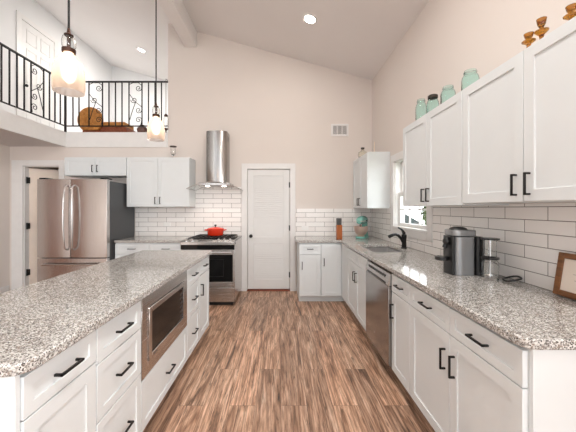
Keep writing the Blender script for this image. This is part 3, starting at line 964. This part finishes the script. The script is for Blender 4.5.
for gx in cx:
    b = B(); s = .006
    xa, xb2, ya, yb2 = gx - .118, gx + .118, y0 + .10, yb - .05
    for xx in (xa, gx, xb2): b.box(xx - s, xx + s, ya, yb2, .938, .950)
    for k in range(5):
        yy = ya + (yb2 - ya) * k / 4; b.box(xa, xb2, yy - s, yy + s, .938, .950)
    for xx in (xa, xb2):
        for yy in (ya, yb2): b.box(xx - s, xx + s, yy - s, yy + s, .922, .938)
    b.build('grate', 'black_metal', r, bevel=.002, seg=1)
for gx in (cx[0], cx[2]):
    for yy in (y0 + .22, yb - .20):
        b = B(); b.lathe([(0, .014), (.03, .014), (.034, .010), (.045, .006), (.048, 0)], (gx, yy, .9222), 20); b.build('burner', 'grey_dark', r)

# red dutch oven on the range
px, py = -1.035, 4.50; pz = .951
r = thing('dutch_oven', 'red enamel lidded pot standing on the gas range', 'pot', (px, py, pz))
b = B(); b.lathe([(0, 0), (.105, 0), (.118, .008), (.127, .05), (.130, .098), (.122, .098), (.118, .05), (.105, .014), (0, .012)], (px, py, pz), 36)
b.build('pot_body', 'red', r)
b = B(); b.lathe([(.132, .0985), (.134, .104), (.12, .114), (.08, .128), (.03, .136), (0, .137)], (px, py, pz), 36)
b.lathe([(0, .12), (.131, .0985)], (px, py, pz), 36)
ld = b.build('lid', 'red', r)
b = B(); b.lathe([(0, .136), (.010, .137), (.010, .150), (.02, .156), (.02, .166), (.012, .171), (0, .172)], (px, py, pz), 20); b.build('lid_knob', 'black_metal', ld)
for s in (-1, 1):
    b = B(); b.tube([(px + s * .122, py - .045, pz + .082), (px + s * .155, py - .042, pz + .086), (px + s * .168, py, pz + .088), (px + s * .155, py + .042, pz + .086), (px + s * .122, py + .045, pz + .082)], .009, 8); b.build('handle', 'red', r)

# range hood
hx = (RX0 + RX1) / 2 + .01
r = thing('range_hood', 'stainless chimney hood with curved glass canopy above the range', 'hood', (hx, 4.6, 1.7))
b = B(); n = 12; w2 = .166
pts = [(hx - w2, YB - .010), (hx - w2, 4.53)]
for k in range(1, n):
    a = PI * k / n
    pts.append((hx - w2 * math.cos(a), 4.53 - .06 * math.sin(a)))
pts += [(hx + w2, 4.53), (hx + w2, YB - .010)]
b.prism(pts, 'Z', 1.775, 2.60); ch = b.build('chimney', 'steel_dark', r)
for s in (-1,):
    b = B()
    for k in range(4): b.box(hx + w2 - .0002, hx + w2 + .0008, 4.56 + .03 * k, 4.572 + .03 * k, 2.45, 2.54)
    b.build('vent_slots', 'grey_dark', ch)
b = B(); b.box(hx - .235, hx + .235, 4.34, YB - .010, 1.725, 1.772); b.build('motor_housing', 'steel_h', r, bevel=.008)
b = B(); W = .395; n = 20; t = .006
prof = [(hx - W + 2 * W * k / n, 1.772 - .105 * ((2.0 * k / n - 1) ** 2)) for k in range(n + 1)]
b.prism([(x, z + .002) for x, z in prof] + [(x, z + .002 + t) for x, z in prof[::-1]], 'Y', 4.27, YB - .012); 
b.build('glass_canopy', 'hood_glass', r)
b = B(); b.tube([(x, 4.268, z + .005) for x, z in prof], .0045, 6); b.build('canopy_rim', 'steel', r)
for xx in (hx - .13, hx + .13):
    b = B(); b.cyl((xx, 4.47, 1.7248), (xx, 4.47, 1.7215), .032, seg=18); b.build('hood_light', 'hood_lamp', r)
    d = bpy.data.lights.new('hood_spot', 'SPOT'); d.energy = 2.6; d.color = (1, .9, .76); d.spot_size = 2.3; d.spot_blend = .8; d.shadow_soft_size = .03
    lo = bpy.data.objects.new('hood_spot', d); lo.location = (xx - hx, 4.47 - 4.6, 1.715 - 1.7); lo.rotation_euler = (math.radians(-12), 0, 0); COL.objects.link(lo); lo.parent = r

# refrigerator
fx0, fx1 = -3.40, -2.425
fyf = 3.96
r = thing('refrigerator', 'stainless french door refrigerator with charcoal side below white cabinet', 'refrigerator', ((fx0 + fx1) / 2, 4.3, 0))
b = B(); b.box(fx0 + .004, fx1 - .004, fyf + .085, 4.73, .03, 1.765); b.build('body', 'fridge_side', r, bevel=.006)
b = B(); b.box(fx0 + .03, fx1 - .03, fyf + .12, 4.70, .001, .03); b.build('base_grille', 'black_plastic', r)
fm = -2.935
def curved_front(b, x0, x1, z0, z1, bul=.012):
    n = 8
    pts = [(x0, fyf + .078)] + [(x0 + (x1 - x0) * k / n, fyf + bul * ((2 * k / n - 1) ** 2)) for k in range(n + 1)] + [(x1, fyf + .078)]
    b.prism(pts, 'Z', z0, z1)
for s, xa, xb2 in ((-1, fx0, fm - .002), (1, fm + .002, fx1)):
    b = B(); curved_front(b, xa, xb2, .69, 1.785); dd = b.build('fridge_door', 'steel', r, bevel=.004)
    hxx = fm + .012 + s * .05
    b = B(); b.tube([(hxx, fyf + .004, .80), (hxx, fyf - .045, .83), (hxx + s * .008, fyf - .06, 1.0), (hxx + s * .012, fyf - .064, 1.25), (hxx + s * .008, fyf - .06, 1.5), (hxx, fyf - .045, 1.67), (hxx, fyf + .004, 1.70)], .012, 12)
    b.build('handle', 'steel', dd)
b = B(); curved_front(b, fx0, fx1, .05, .68); dd = b.build('freezer_drawer', 'steel', r, bevel=.004)
b = B(); b.tube([(fx0 + .10, fyf + .004, .60), (fx0 + .12, fyf - .05, .60), (fx1 - .12, fyf - .05, .60), (fx1 - .10, fyf + .004, .60)], .013, 12); b.build('handle', 'steel', dd)
for xx in (fx0 + .06, fx1 - .06):
    b = B(); b.box(xx - .05, xx + .05, fyf + .03, fyf + .16, 1.786, 1.806); b.build('hinge_cover', 'black_plastic', r, bevel=.006)

# ------------------------------------------------------------------ wall cabinets
def wall_body(root, x0, x1, y0, y1, z0, z1):
    b = B(); b.box(x0, x1, y0, y1, z0, z1); b.build('body', 'cab', root, bevel=.001, seg=1)
UZ0, UZ1 = 1.40, 2.165
YU = 4.452                      # carcass face of the uppers on the end wall
fU = F((0, YU, 0), (1, 0, 0), (0, -1, 0))
r = thing('wall_cabinet', 'white two-door wall cabinet left of the vent hood', 'cabinet', (-1.9, 4.6, UZ0), 'wall cabinets on the end wall')
wall_body(r, -2.402, -1.425, YU, YB - .0095, UZ0, UZ1 + .01)
m = -1.915
door(fU, -2.402, m, UZ0, UZ1 + .005, r, m - .038, 1.50, .11); door(fU, m, -1.425, UZ0, UZ1 + .005, r, m + .038, 1.50, .11)
r = thing('wall_cabinet', 'short white two-door cabinet above the refrigerator', 'cabinet', (-2.9, 4.6, 1.88), 'wall cabinets on the end wall')
wall_body(r, -3.37, -2.406, YU, YB - .002, 1.885, UZ1 + .01)
m = -2.888
door(fU, -3.37, m, 1.885, UZ1 + .005, r, m - .038, 1.995, .11); door(fU, m, -2.406, 1.885, UZ1 + .005, r, m + .038, 1.995, .11)

XU = 1.221                      # carcass face of the uppers on the right wall
fV = F((XU, 0, 0), (0, 1, 0), (-1, 0, 0))
r = thing('wall_cabinet', 'white wall cabinet in the far right corner beyond the window', 'cabinet', (1.37, 4.36, UZ0), 'wall cabinets on the right wall')
wall_body(r, XU, XR - .001, 3.965, YB - .002, 1.377, UZ1)
door(fV, 3.965, 4.36, 1.377, UZ1 - .005, r, 4.322, 1.475, .11); door(fV, 4.36, 4.735, 1.377, UZ1 - .005, r, 4.398, 1.475, .11)
r = thing('wall_cabinet', 'white two-door wall cabinet with green jars on top', 'cabinet', (1.37, 2.35, UZ0), 'wall cabinets on the right wall')
wall_body(r, XU, XR - .0005, 1.892, 2.808, 1.396, UZ1)
door(fV, 1.892, 2.35, 1.396, UZ1 - .003, r, 2.312, 1.485, .11); door(fV, 2.35, 2.808, 1.396, UZ1 - .003, r, 2.388, 1.485, .11)
r = thing('wall_cabinet', 'white two-door wall cabinet with amber glass on top nearest camera', 'cabinet', (1.37, 1.43, UZ0), 'wall cabinets on the right wall')
wall_body(r, XU, XR - .0005, .975, 1.889, 1.408, UZ1)
door(fV, .975, 1.412, 1.408, UZ1 - .003, r, 1.374, 1.495, .11); door(fV, 1.412, 1.889, 1.408, UZ1 - .003, r, 1.452, 1.495, .11)

# ------------------------------------------------------------------ lamps
def recessed(x, y, label, power):
    z = CZ(x)
    sl = math.atan(0.279)
    r = thing('recessed_light', label, 'ceiling light', (x, y, z), 'recessed ceiling lights')
    r.rotation_euler = (0, sl, 0)
    def P(b): return b
    b = B(); b.lathe([(.072, -.001), (.072, -.006), (.095, -.005), (.098, -.001)], (0, 0, 0), 32)
    o = b.build('trim_ring', 'trim'); o.parent = r
    b = B(); b.lathe([(0, -.003), (.072, -.003), (.072, -.0015), (0, -.0015)], (0, 0, 0), 32)
    o = b.build('lamp_face', 'lamp_face'); o.parent = r
    d = bpy.data.lights.new('downlight', 'AREA'); d.shape = 'DISK'; d.size = .14; d.energy = power; d.color = (1, .955, .91)
    lo = bpy.data.objects.new('downlight', d); lo.location = (0, 0, -.012); COL.objects.link(lo); lo.parent = r
recessed(.377, 3.70, 'round recessed light in the slope above the louvred door', 3)
recessed(-3.0, 6.12, 'round recessed light in the ceiling over the loft', 28)
recessed(.377, .3, 'added unseen recessed light in the slope above the aisle near the camera', 24)  # added fixture outside the view, fill light from near the camera
recessed(.377, 2.0, 'added unseen recessed light in the slope above the middle of the aisle', 11)  # extra lamp above the view, added to brighten counters and floor
recessed(-.55, 1.2, 'added unseen recessed light in the slope above the near island edge', 3)  # added lamp out of view, weak fill over the island
recessed(.377, -2.6, 'added unseen recessed light in the slope far behind the camera', 14)  # added lamp behind the camera, lifts the light in the room

def pendant(x, y, zb, label):
    r = thing('pendant_lamp', label, 'pendant lamp', (x, y, zb), 'glass pendants over the island')
    prof = [(.088, 0), (.092, .03), (.092, .09), (.088, .14), (.074, .185), (.05, .213), (.031, .232), (.027, .246)]
    prof = [(rr * .80, z * .88 + .03) for rr, z in prof]
    inner = [(rr - .0025, z) for rr, z in prof]
    b = B(); b.lathe(prof + inner[::-1] + [prof[0]], (x, y, zb), 40); sh = b.build('glass_shade', 'pendant_glass', r)
    b = B(); b.lathe([(0, .240), (.030, .240), (.032, .246), (.032, .260), (.024, .264), (0, .264)], (x, y, zb), 24); b.build('collar', 'bronze', r)
    b = B(); npf = [(.024, .262), (.032, .275), (.033, .30), (.029, .322), (.018, .332)]
    b.lathe(npf + [(rr - .0025, z) for rr, z in npf[::-1]] + [npf[0]], (x, y, zb), 24); b.build('glass_neck', 'clear_glass', r)
    b = B(); b.lathe([(0, .264), (.009, .264), (.009, .33), (.022, .331), (.022, .337), (.010, .345), (.006, .37), (0, .37)], (x, y, zb), 20); b.build('socket', 'bronze', r)
    zc = CZ(x)
    b = B(); b.tube([(x, y, zb + .365), (x, y, zc - .02)], .0055, 8); b.build('cord', 'black_metal', r)
    b = B(); b.lathe([(0, zc - zb + .01), (.055, zc - zb + .01), (.055, zc - zb - .022), (.02, zc - zb - .035), (0, zc - zb - .035)], (x, y, zb), 24); b.build('ceiling_canopy', 'bronze', r)
    b = B(); b.lathe([(0, .238), (.012, .238), (.013, .20), (.020, .185), (.030, .15), (.030, .13), (.024, .10), (.012, .085), (0, .082)], (x, y, zb), 20); b.build('bulb', 'bulb', r)
    return r
pendant(-1.133, 1.522, 1.965, 'lit glass pendant hanging over the near part of island')
pendant(-1.133, 2.585, 1.965, 'lit glass pendant hanging over far end of island')

# ------------------------------------------------------------------ loft railing
r = thing('railing', 'black wrought iron railing with scrolls along the loft edge', 'railing', (LX, YB, 2.645))
RZ0, RZ1 = 2.765, 3.507
ry = YB + .045; rx = LX - .035
b = B(); b.box(rx - .013, rx + .013, ry - .013, ry + .013, 2.645, RZ1 + .01); b.build('corner_post', 'iron', r)
b = B(); b.box(rx + .013, WX - .001, ry - .018, ry + .018, RZ1 - .006, RZ1 + .012); b.build('handrail', 'iron', r)
b = B(); b.box(rx - .018, rx + .018, 2.3, ry - .013, RZ1 - .006, RZ1 + .012); b.build('handrail', 'iron', r)
b = B(); b.box(rx + .013, WX - .001, ry - .010, ry + .010, RZ0 - .008, RZ0 + .008); b.build('bottom_rail', 'iron', r)
b = B(); b.box(rx - .010, rx + .010, 2.3, ry - .013, RZ0 - .008, RZ0 + .008); b.build('bottom_rail', 'iron', r)
def bal(x, y):
    b = B(); s = .0075
    b.box(x - s, x + s, y - s, y + s, RZ0 + .008, RZ1 - .006); b.build('baluster', 'iron', r)
def spiral(c, r0, turns, start, sgn, P):
    pts = []
    for k in range(26):
        t = k / 25
        a = start + sgn * turns * 2 * PI * t
        rr = r0 * (1 - .8 * t)
        pts.append(P(c[0] + rr * math.cos(a), c[1] + rr * math.sin(a)))
    return pts
def scroll(P, u0, u1):
    """ornament between two bars: an S diagonal with four scrolls"""
    w = u1 - u0; h = RZ1 - RZ0
    b = B(); q = .0055
    b.tube([P(u0 + .01, RZ0 + h * .72), P(u0 + w * .45, RZ0 + h * .56), P(u1 - .01, RZ0 + h * .44)], q, 6)
    b.tube([P(u0 + w * .5, RZ0 + h * .54), P(u0 + w * .28, RZ0 + h * .36), P(u0 + .012, RZ0 + h * .14)], q, 6)
    R = w * .24
    for c, st, sg in (((u1 - R - .006, RZ0 + h * .86), 0, -1), ((u0 + R + .03, RZ0 + h * .59), PI, 1), ((u1 - R - .006, RZ0 + h * .36), 0, -1), ((u1 - R - .006, RZ0 + h * .14), 0, 1)):
        b.tube(spiral(c, R, 1.4, st, sg, P), q, 6)
    b.tube([P(u0 + .006, RZ1 - .04), P(u0 + w * .3, RZ1 - .012), P(u1 - R - .01, RZ1 - .012), P(u1 - .01, RZ1 - .05), P(u1 - .006, RZ0 + h * .86)], q, 6)
    b.tube([P(u1 - .006, RZ0 + h * .5), P(u1 - .006, RZ0 + h * .36)], q, 6)
    b.tube([P(u1 - .006, RZ0 + h * .14), P(u1 - .02, RZ0 + .02)], q, 6)
    b.build('scroll_panel', 'iron', r)
def PX(px): return (px - 281) * (ry / 285)
for px in (73, 79, 89, 102.5, 109, 115.5, 122, 129, 142, 148.5, 155, 161.5): bal(PX(px), ry)
for a, c in ((89, 102.5), (129, 142)): scroll(lambda u, z: (u, ry, z), PX(a), PX(c))
yy = ry - .11
ylist = [ry - .11 * k for k in range(1, 22)]
skip = (4, 13)
for k, y in enumerate(ylist): 
    if k not in (4, 13): bal(rx, y)
for k in skip: scroll(lambda u, z: (rx, -u, z), -ylist[k - 1], -ylist[k + 1])

# loft furniture and ornaments
def LPX(px, y): return (px - 281) * y / 285
cy = 5.02
r = thing('low_seat', 'low honey-coloured wooden seat with round back behind loft railing', 'furniture', (LPX(100, cy), cy, LOFT))
b = B(); xc = LPX(90.5, cy); zc = LOFT + .315; R = .222
pts = [(xc + R * 1.0 * math.cos(a), zc + R * math.sin(a)) for a in [-.95 + (PI + 1.9) * k / 30 for k in range(31)]]
pts = [(x, max(z, LOFT + .001)) for x, z in pts]
b.prism(pts, 'Y', cy - .02, cy + .02); b.build('round_back', 'loft_wood', r, bevel=.006)
b = B(); b.box(xc - .16, LPX(126, cy), cy + .021, cy + .36, LOFT + .001, LOFT + .20); b.build('seat_box', 'red_wood', r, bevel=.01)
b = B(); b.box(xc - .02, LPX(124, cy), cy + .021, cy + .34, LOFT + .201, LOFT + .29); b.build('seat_cushion', 'loft_wood', r, bevel=.012)
r = thing('pot', 'small dark brown pot on the loft floor behind the railing', 'pot', (LPX(142.3, 4.91), 4.91, LOFT))
b = B(); b.lathe([(0, 0), (.04, 0), (.065, .04), (.085, .10), (.082, .13), (.055, .16), (.034, .168), (.040, .19), (.034, .19), (.02, .16), (0, .16)], (LPX(142.3, 4.91), 4.91, LOFT), 24)
b.build('pot_body', 'pot', r)
# small hanging lantern at the right end of the railing
lx, ly = LPX(165.6, 4.70), 4.715
r = thing('lantern', 'small glass and bronze lantern hung at right end of loft railing', 'lantern', (lx, ly, 2.62))
b = B(); b.lathe([(.026, .0), (.036, .06), (.036, .16), (.026, .20)] + [(.023, .20), (.033, .16), (.033, .06), (.023, 0), (.026, 0)], (lx, ly, 2.70), 20); b.build('glass', 'clear_glass', r)
b = B(); b.lathe([(0, 0), (.034, 0), (.034, -.014), (.014, -.025), (.010, -.05), (.013, -.06), (0, -.07)], (lx, ly, 2.70), 20); b.build('base', 'bronze', r)
b = B(); b.lathe([(.0, .20), (.032, .20), (.03, .215), (.01, .24), (0, .24)], (lx, ly, 2.70), 20); b.build('cap', 'bronze', r)
b = B(); b.tube([(lx, ly, 2.935), (lx, ly, 3.52), (lx, ly + .05, 3.53), (lx, ly + .088, 3.524)], .004, 6); b.build('hanger', 'bronze', r)

# ------------------------------------------------------------------ things on top of the cabinets
def jar(x, y, R, H, label, lid=False):
    r = thing('mason_jar', label, 'jar', (x, y, UZ1 + .001), 'green glass jars on the cabinet')
    nr = R * .68
    prof = [(0, 0), (R * .9, 0), (R, .012), (R, H * .58), (R * .95, H * .70), (R * .82, H * .80), (nr, H * .86), (nr, H * .89), (nr * 1.12, H * .90), (nr * 1.12, H * .925), (nr, H * .935), (nr, H)]
    t = .0035
    inner = [(max(rr - t, 0), max(z, .006)) for rr, z in prof[1:]]
    b = B(); b.lathe(prof + inner[::-1] + [(0, .006)], (x, y, UZ1 + .001), 32); b.build('glass', 'jar_glass', r)
    if lid:
        b = B(); b.lathe([(0, H + .012), (nr * .95, H + .012), (nr * 1.18, H + .006), (nr * 1.2, H - .018), (nr * 1.15, H - .018), (nr * 1.12, H + .001), (0, H + .001)], (x, y, UZ1 + .001), 24); b.build('lid', 'lid', r)
jar(1.285, 2.615, .047, .208, 'green glass jar without lid, farthest of the four')
jar(1.31, 2.46, .049, .175, 'green glass jar with a dark lid', True)
jar(1.31, 2.235, .053, .165, 'green glass jar, second from the camera on the cabinet')
jar(1.315, 1.98, .054, .166, 'largest-looking green jar, nearest the camera')

def amber(x, y, s, label):
    r = thing('candle_holder', label, 'candle holder', (x, y, UZ1 + .001), 'amber glass holders on the cabinet')
    prof = [(0, 0), (.036, 0), (.038, .004), (.012, .012), (.009, .03), (.013, .04), (.010, .055), (.013, .07), (.035, .088), (.036, .093), (.013, .098), (.011, .108), (.02, .122), (.026, .15)]
    inner = [(.022, .15), (.016, .125), (0, .118)]
    b = B(); b.lathe([(rr * .8, z * s) for rr, z in prof + inner], (x, y, UZ1 + .001), 24)
    o = b.build('glass', 'amber_glass', r)
    return r
amber(1.30, 1.422, 1.03, 'tall amber glass candle holder left of the other two')
amber(1.262, 1.452, .66, 'short amber glass candle holder in front of the tall one')
amber(1.29, 1.265, .72, 'amber glass candle holder cut by right edge of photo')

bx, by = 1.275, 4.45
r = thing('bottle', 'round glass bottle with dark stopper on far corner cabinet', 'bottle', (bx, by, UZ1 + .001))
prof = [(0, 0), (.055, 0), (.068, .012), (.072, .05), (.06, .088), (.028, .108), (.022, .118), (.022, .135)]
b = B(); b.lathe(prof + [(max(rr - .004, 0), max(z, .006)) for rr, z in prof[1:]][::-1] + [(0, .006)], (bx, by, UZ1 + .001), 28); b.build('glass', 'bottle_glass', r)
b = B(); b.lathe([(0, .128), (.016, .128), (.017, .136), (.028, .137), (.028, .158), (0, .16)], (bx, by, UZ1 + .001), 20); b.build('stopper', 'lid', r)
r = thing('candle', 'slim pale taper standing on far corner cabinet', 'candle', (1.44, 4.40, UZ1 + .001))
b = B(); b.cyl((1.44, 4.40, UZ1 + .001), (1.44, 4.40, UZ1 + .008), .022); b.build('base', 'clear_glass', r)
b = B(); b.cyl((1.44, 4.40, UZ1 + .0085), (1.44, 4.40, UZ1 + .24), .0075, .006, 10); b.build('taper', 'wax', r)

gx, gy = -1.74, 4.60; gz = UZ1 + .011
r = thing('hurricane_glass', 'footed clear glass with dark rim on cabinet left of hood', 'glass', (gx, gy, gz))
pr = [(0, 0), (.04, 0), (.042, .006), (.014, .016), (.012, .05), (.03, .07), (.038, .10), (.036, .19)]
b = B(); b.lathe(pr + [(.033, .19), (.035, .10), (.027, .073), (0, .06)], (gx, gy, gz), 24); b.build('glass', 'clear_glass', r)
b = B(); b.lathe([(.030, .191), (.052, .191), (.055, .199), (.052, .204), (.030, .204), (.030, .191)], (gx, gy, gz), 24); b.build('rim', 'bronze', r)

# ------------------------------------------------------------------ things on the right counter
CT = SLAB1 + .001
# coffee machine
my = 2.02
r = thing('coffee_machine', 'grey and black capsule coffee machine on the right counter', 'coffee machine', (1.25, my, CT))
def rbox(b, x0, x1, y0, y1, z0, z1, rad, n=5):
    pts = []
    for cx_, cy_, a0 in ((x1 - rad, y1 - rad, 0), (x0 + rad, y1 - rad, PI / 2), (x0 + rad, y0 + rad, PI), (x1 - rad, y0 + rad, 1.5 * PI)):
        for k in range(n + 1):
            a = a0 + PI / 2 * k / n
            pts.append((cx_ + rad * math.cos(a), cy_ + rad * math.sin(a)))
    b.prism(pts, 'Z', z0, z1)
b = B(); rbox(b, 1.200, 1.340, my - .074, my + .074, CT, 1.180, .04); b.build('body', 'grey_plastic', r, bevel=.003)
b = B(); rbox(b, 1.185, 1.350, my - .078, my + .078, 1.184, 1.226, .045); hd = b.build('head', 'grey_plastic', r, bevel=.006)
b = B(); b.lathe([(.0, .022), (.03, .02), (.052, .01), (.058, 0)], (1.255, my, 1.2265), 28); b.build('lid_dome', 'black_plastic', hd)
b = B(); rbox(b, 1.180, 1.1995, my - .058, my + .058, CT, 1.182, .009); b.build('front_column', 'black_plastic', r, bevel=.003)
b = B(); b.ball((1.165, my - .01, 1.145), (.022, .026, .028)); b.tube([(1.162, my - .01, 1.13), (1.152, my - .01, 1.10)], .014, 10); b.build('spout', 'black_plastic', r)
b = B(); rbox(b, 1.095, 1.179, my - .045, my + .045, 1.012, 1.036, .042); b.build('cup_support', 'black_plastic', r, bevel=.004)
b = B(); rbox(b, 1.3405, 1.395, my - .070, my + .070, CT, 1.180, .025); b.build('water_tank', 'black_plastic', r, bevel=.003)
# glass press with black collar
gx, gy = 1.368, 1.865
r = thing('glass_press', 'clear glass jug with black collar and top beside the coffee machine', 'jug', (gx, gy, CT))
pr = [(.0, 0), (.046, 0), (.048, .006), (.048, .112), (.034, .128)]
b = B(); b.lathe(pr + [(.031, .126), (.0445, .110), (.0445, .01), (0, .008)], (gx, gy, CT), 28); b.build('lower_glass', 'clear_glass', r)
b = B(); b.lathe([(.034, .129), (.05, .130), (.05, .142), (.033, .144), (.033, .129)], (gx, gy, CT), 28); b.build('collar', 'black_plastic', r)
b = B(); b.lathe([(.034, .1445), (.036, .15), (.036, .256)] + [(.033, .256), (.033, .15), (.031, .1445), (.034, .1445)], (gx, gy, CT), 28); b.build('upper_glass', 'clear_glass', r)
b = B(); b.lathe([(0, .256), (.052, .257), (.052, .266), (0, .268)], (gx, gy, CT), 28); b.build('top_disc', 'black_plastic', r)
b = B(); b.cyl((gx, gy, CT + .012), (gx, gy, CT + .255), .005, seg=10); b.lathe([(0, .03), (.038, .03), (.038, .036), (0, .036)], (gx, gy, CT), 24); b.build('plunger', 'chrome', r)
# cord loop
b = B()
pts = [(1.455 + .049 * math.cos(a), 1.795 + .038 * math.sin(a), CT + .008 + .020 * (1 + math.cos(a)) * .5 + .002 * math.sin(3 * a)) for a in [2 * PI * k / 36 for k in range(36)]]
b.tube(pts, .0058, 8, True)
tag(b.build('cord', 'black_plastic'), 'black cord looped on the counter behind the glass jug', 'cord')
# leaning picture frame
r = thing('picture_frame', 'brown wooden picture frame leaning on the tiles at right edge', 'picture frame', (1.48, 1.39, CT))
tilt = math.radians(9)
Xf = Matrix.Translation((1.470, 1.39, CT + .0035)) @ Matrix.Rotation(tilt, 4, 'Y')
b = B(); b.x = Xf; h, wd, q = .225, .145, .030
b.box(-.010, .010, -wd, -wd + q, 0, h); b.box(-.010, .010, wd - q, wd, 0, h); b.box(-.010, .010, -wd + q, wd - q, 0, q); b.box(-.010, .010, -wd + q, wd - q, h - q, h)
b.build('frame', 'frame_wood', r, bevel=.003)
b = B(); b.x = Xf; b.box(-.002, .004, -wd + q, wd - q, q, h - q); ar = b.build('paper', 'paper', r)
b = B(); b.x = Xf
for k, (a0, a1) in enumerate(((-.05, .05), (-.03, .06), (-.06, .04))): b.box(-.0026, -.002, a0, a1, .09 + .03 * k, .093 + .03 * k)
b.build('faint_marks', 'ink', ar)

# tall orange block with a grey top
kx, ky = .868, 4.26
r = thing('knife_block', 'tall slim orange-brown block with grey top on far counter', 'block', (kx, ky, CT))
b = B(); b.box(kx - .041, kx + .041, ky - .038, ky + .038, CT, CT + .215); b.build('block', 'orange_wood', r, bevel=.006)
for i in range(3):
    b = B(); xx = kx - .037 + i * .024; b.box(xx, xx + .022, ky - .03, ky + .03, CT + .2155, CT + .315); b.build('grey_top', 'grey_dark', r, bevel=.003)

# stand mixer
mx, my2 = 1.25, 4.40
r = thing('stand_mixer', 'teal stand mixer with rose metal bowl in counter corner', 'mixer', (mx, my2, CT))
XM = Matrix.Translation((mx, my2, CT)) @ Matrix.Rotation(math.radians(55), 4, 'Z')
b = B(); b.x = XM; rbox(b, -.125, .15, -.075, .075, 0, .035, .06); b.build('base', 'teal', r, bevel=.01)
b = B(); b.x = XM; b.tube([(.105, 0, .03), (.10, 0, .10), (.095, 0, .17), (.085, 0, .235)], [.062, .052, .05, .058], 16); b.build('column', 'teal', r)
b = B(); b.x = XM; b.tube([(.155, 0, .275), (.14, 0, .278), (.09, 0, .282), (.0, 0, .283), (-.08, 0, .278), (-.13, 0, .272), (-.15, 0, .270)], [.02, .05, .064, .066, .060, .048, .02], 20); hd = b.build('head', 'teal', r)
b = B(); b.x = XM; b.box(-.145, .06, -.0665, .0665, .266, .276); b.build('trim_band', 'chrome', hd)
b = B(); b.x = XM; b.cyl((-.062, 0, .222), (-.062, 0, .17), .022, .016); b.build('beater_shaft', 'chrome', hd)
b = B(); b.x = XM; pr = [(0, .036), (.05, .036), (.055, .044), (.04, .05), (.075, .075), (.098, .12), (.108, .185), (.111, .188)]
b.lathe(pr + [(.105, .188), (.094, .12), (.07, .08), (0, .058)], (-.045, 0, 0), 32); b.build('bowl', 'copper', r)
b = B(); b.x = XM; b.cyl((.02, -.075, .275), (.02, -.058, .275), .012, seg=12); b.build('speed_knob', 'black_plastic', hd)

# ------------------------------------------------------------------ wall fittings
r = thing('air_vent', 'white wall register high on the end wall', 'vent', (.975, YB, 2.68))
b = B(); fE = F((0, YB - .0005, 0), (1, 0, 0), (0, -1, 0)); fring(b, fE, .835, 1.125, 2.58, 2.785, .032, .032, 0, .010); b.build('frame', 'trim', r, bevel=.002, seg=1)
b = B(); fbox(b, fE, .867, 1.093, 2.612, 2.753, 0, .002); b.build('dark_back', 'grey_dark', r)
for x in (.938, 1.018):
    b = B(); fbox(b, fE, x - .006, x + .006, 2.612, 2.753, .002, .009); b.build('divider', 'trim', r)
for k in range(12):
    b = B(); z = 2.617 + k * .0115
    b.prism([(YB - .0030, z), (YB - .0045, z), (YB - .0090, z + .006), (YB - .0075, z + .006)], 'X', .867 if k % 1 == 0 else 0, 1.093); b.build('slat', 'trim', r)
def outlet(P, label, ax):
    r = thing('power_outlet', label, 'outlet', P, 'outlets on the tiles')
    b = B()
    if ax == 'y':
        f = F((P[0], P[1], P[2]), (1, 0, 0), (0, -1, 0))
    else:
        f = F((P[0], P[1], P[2]), (0, 1, 0), (-1, 0, 0))
    fbox(b, f, -.058, .058, -.036, .036, 0, .005); b.build('plate', 'white_plastic', r, bevel=.002)
    for u in (-.028, .028):
        b = B(); fbox(b, f, u - .017, u + .017, -.013, .013, .005, .007); b.build('socket', 'white_plastic', r, bevel=.001, seg=1)
outlet((.40, YB - .0085, 1.05), 'white outlet on tiles right of the louvred door', 'y')
outlet((-1.90, YB - .0085, 1.11), 'white outlet on tiles left of the range', 'y')
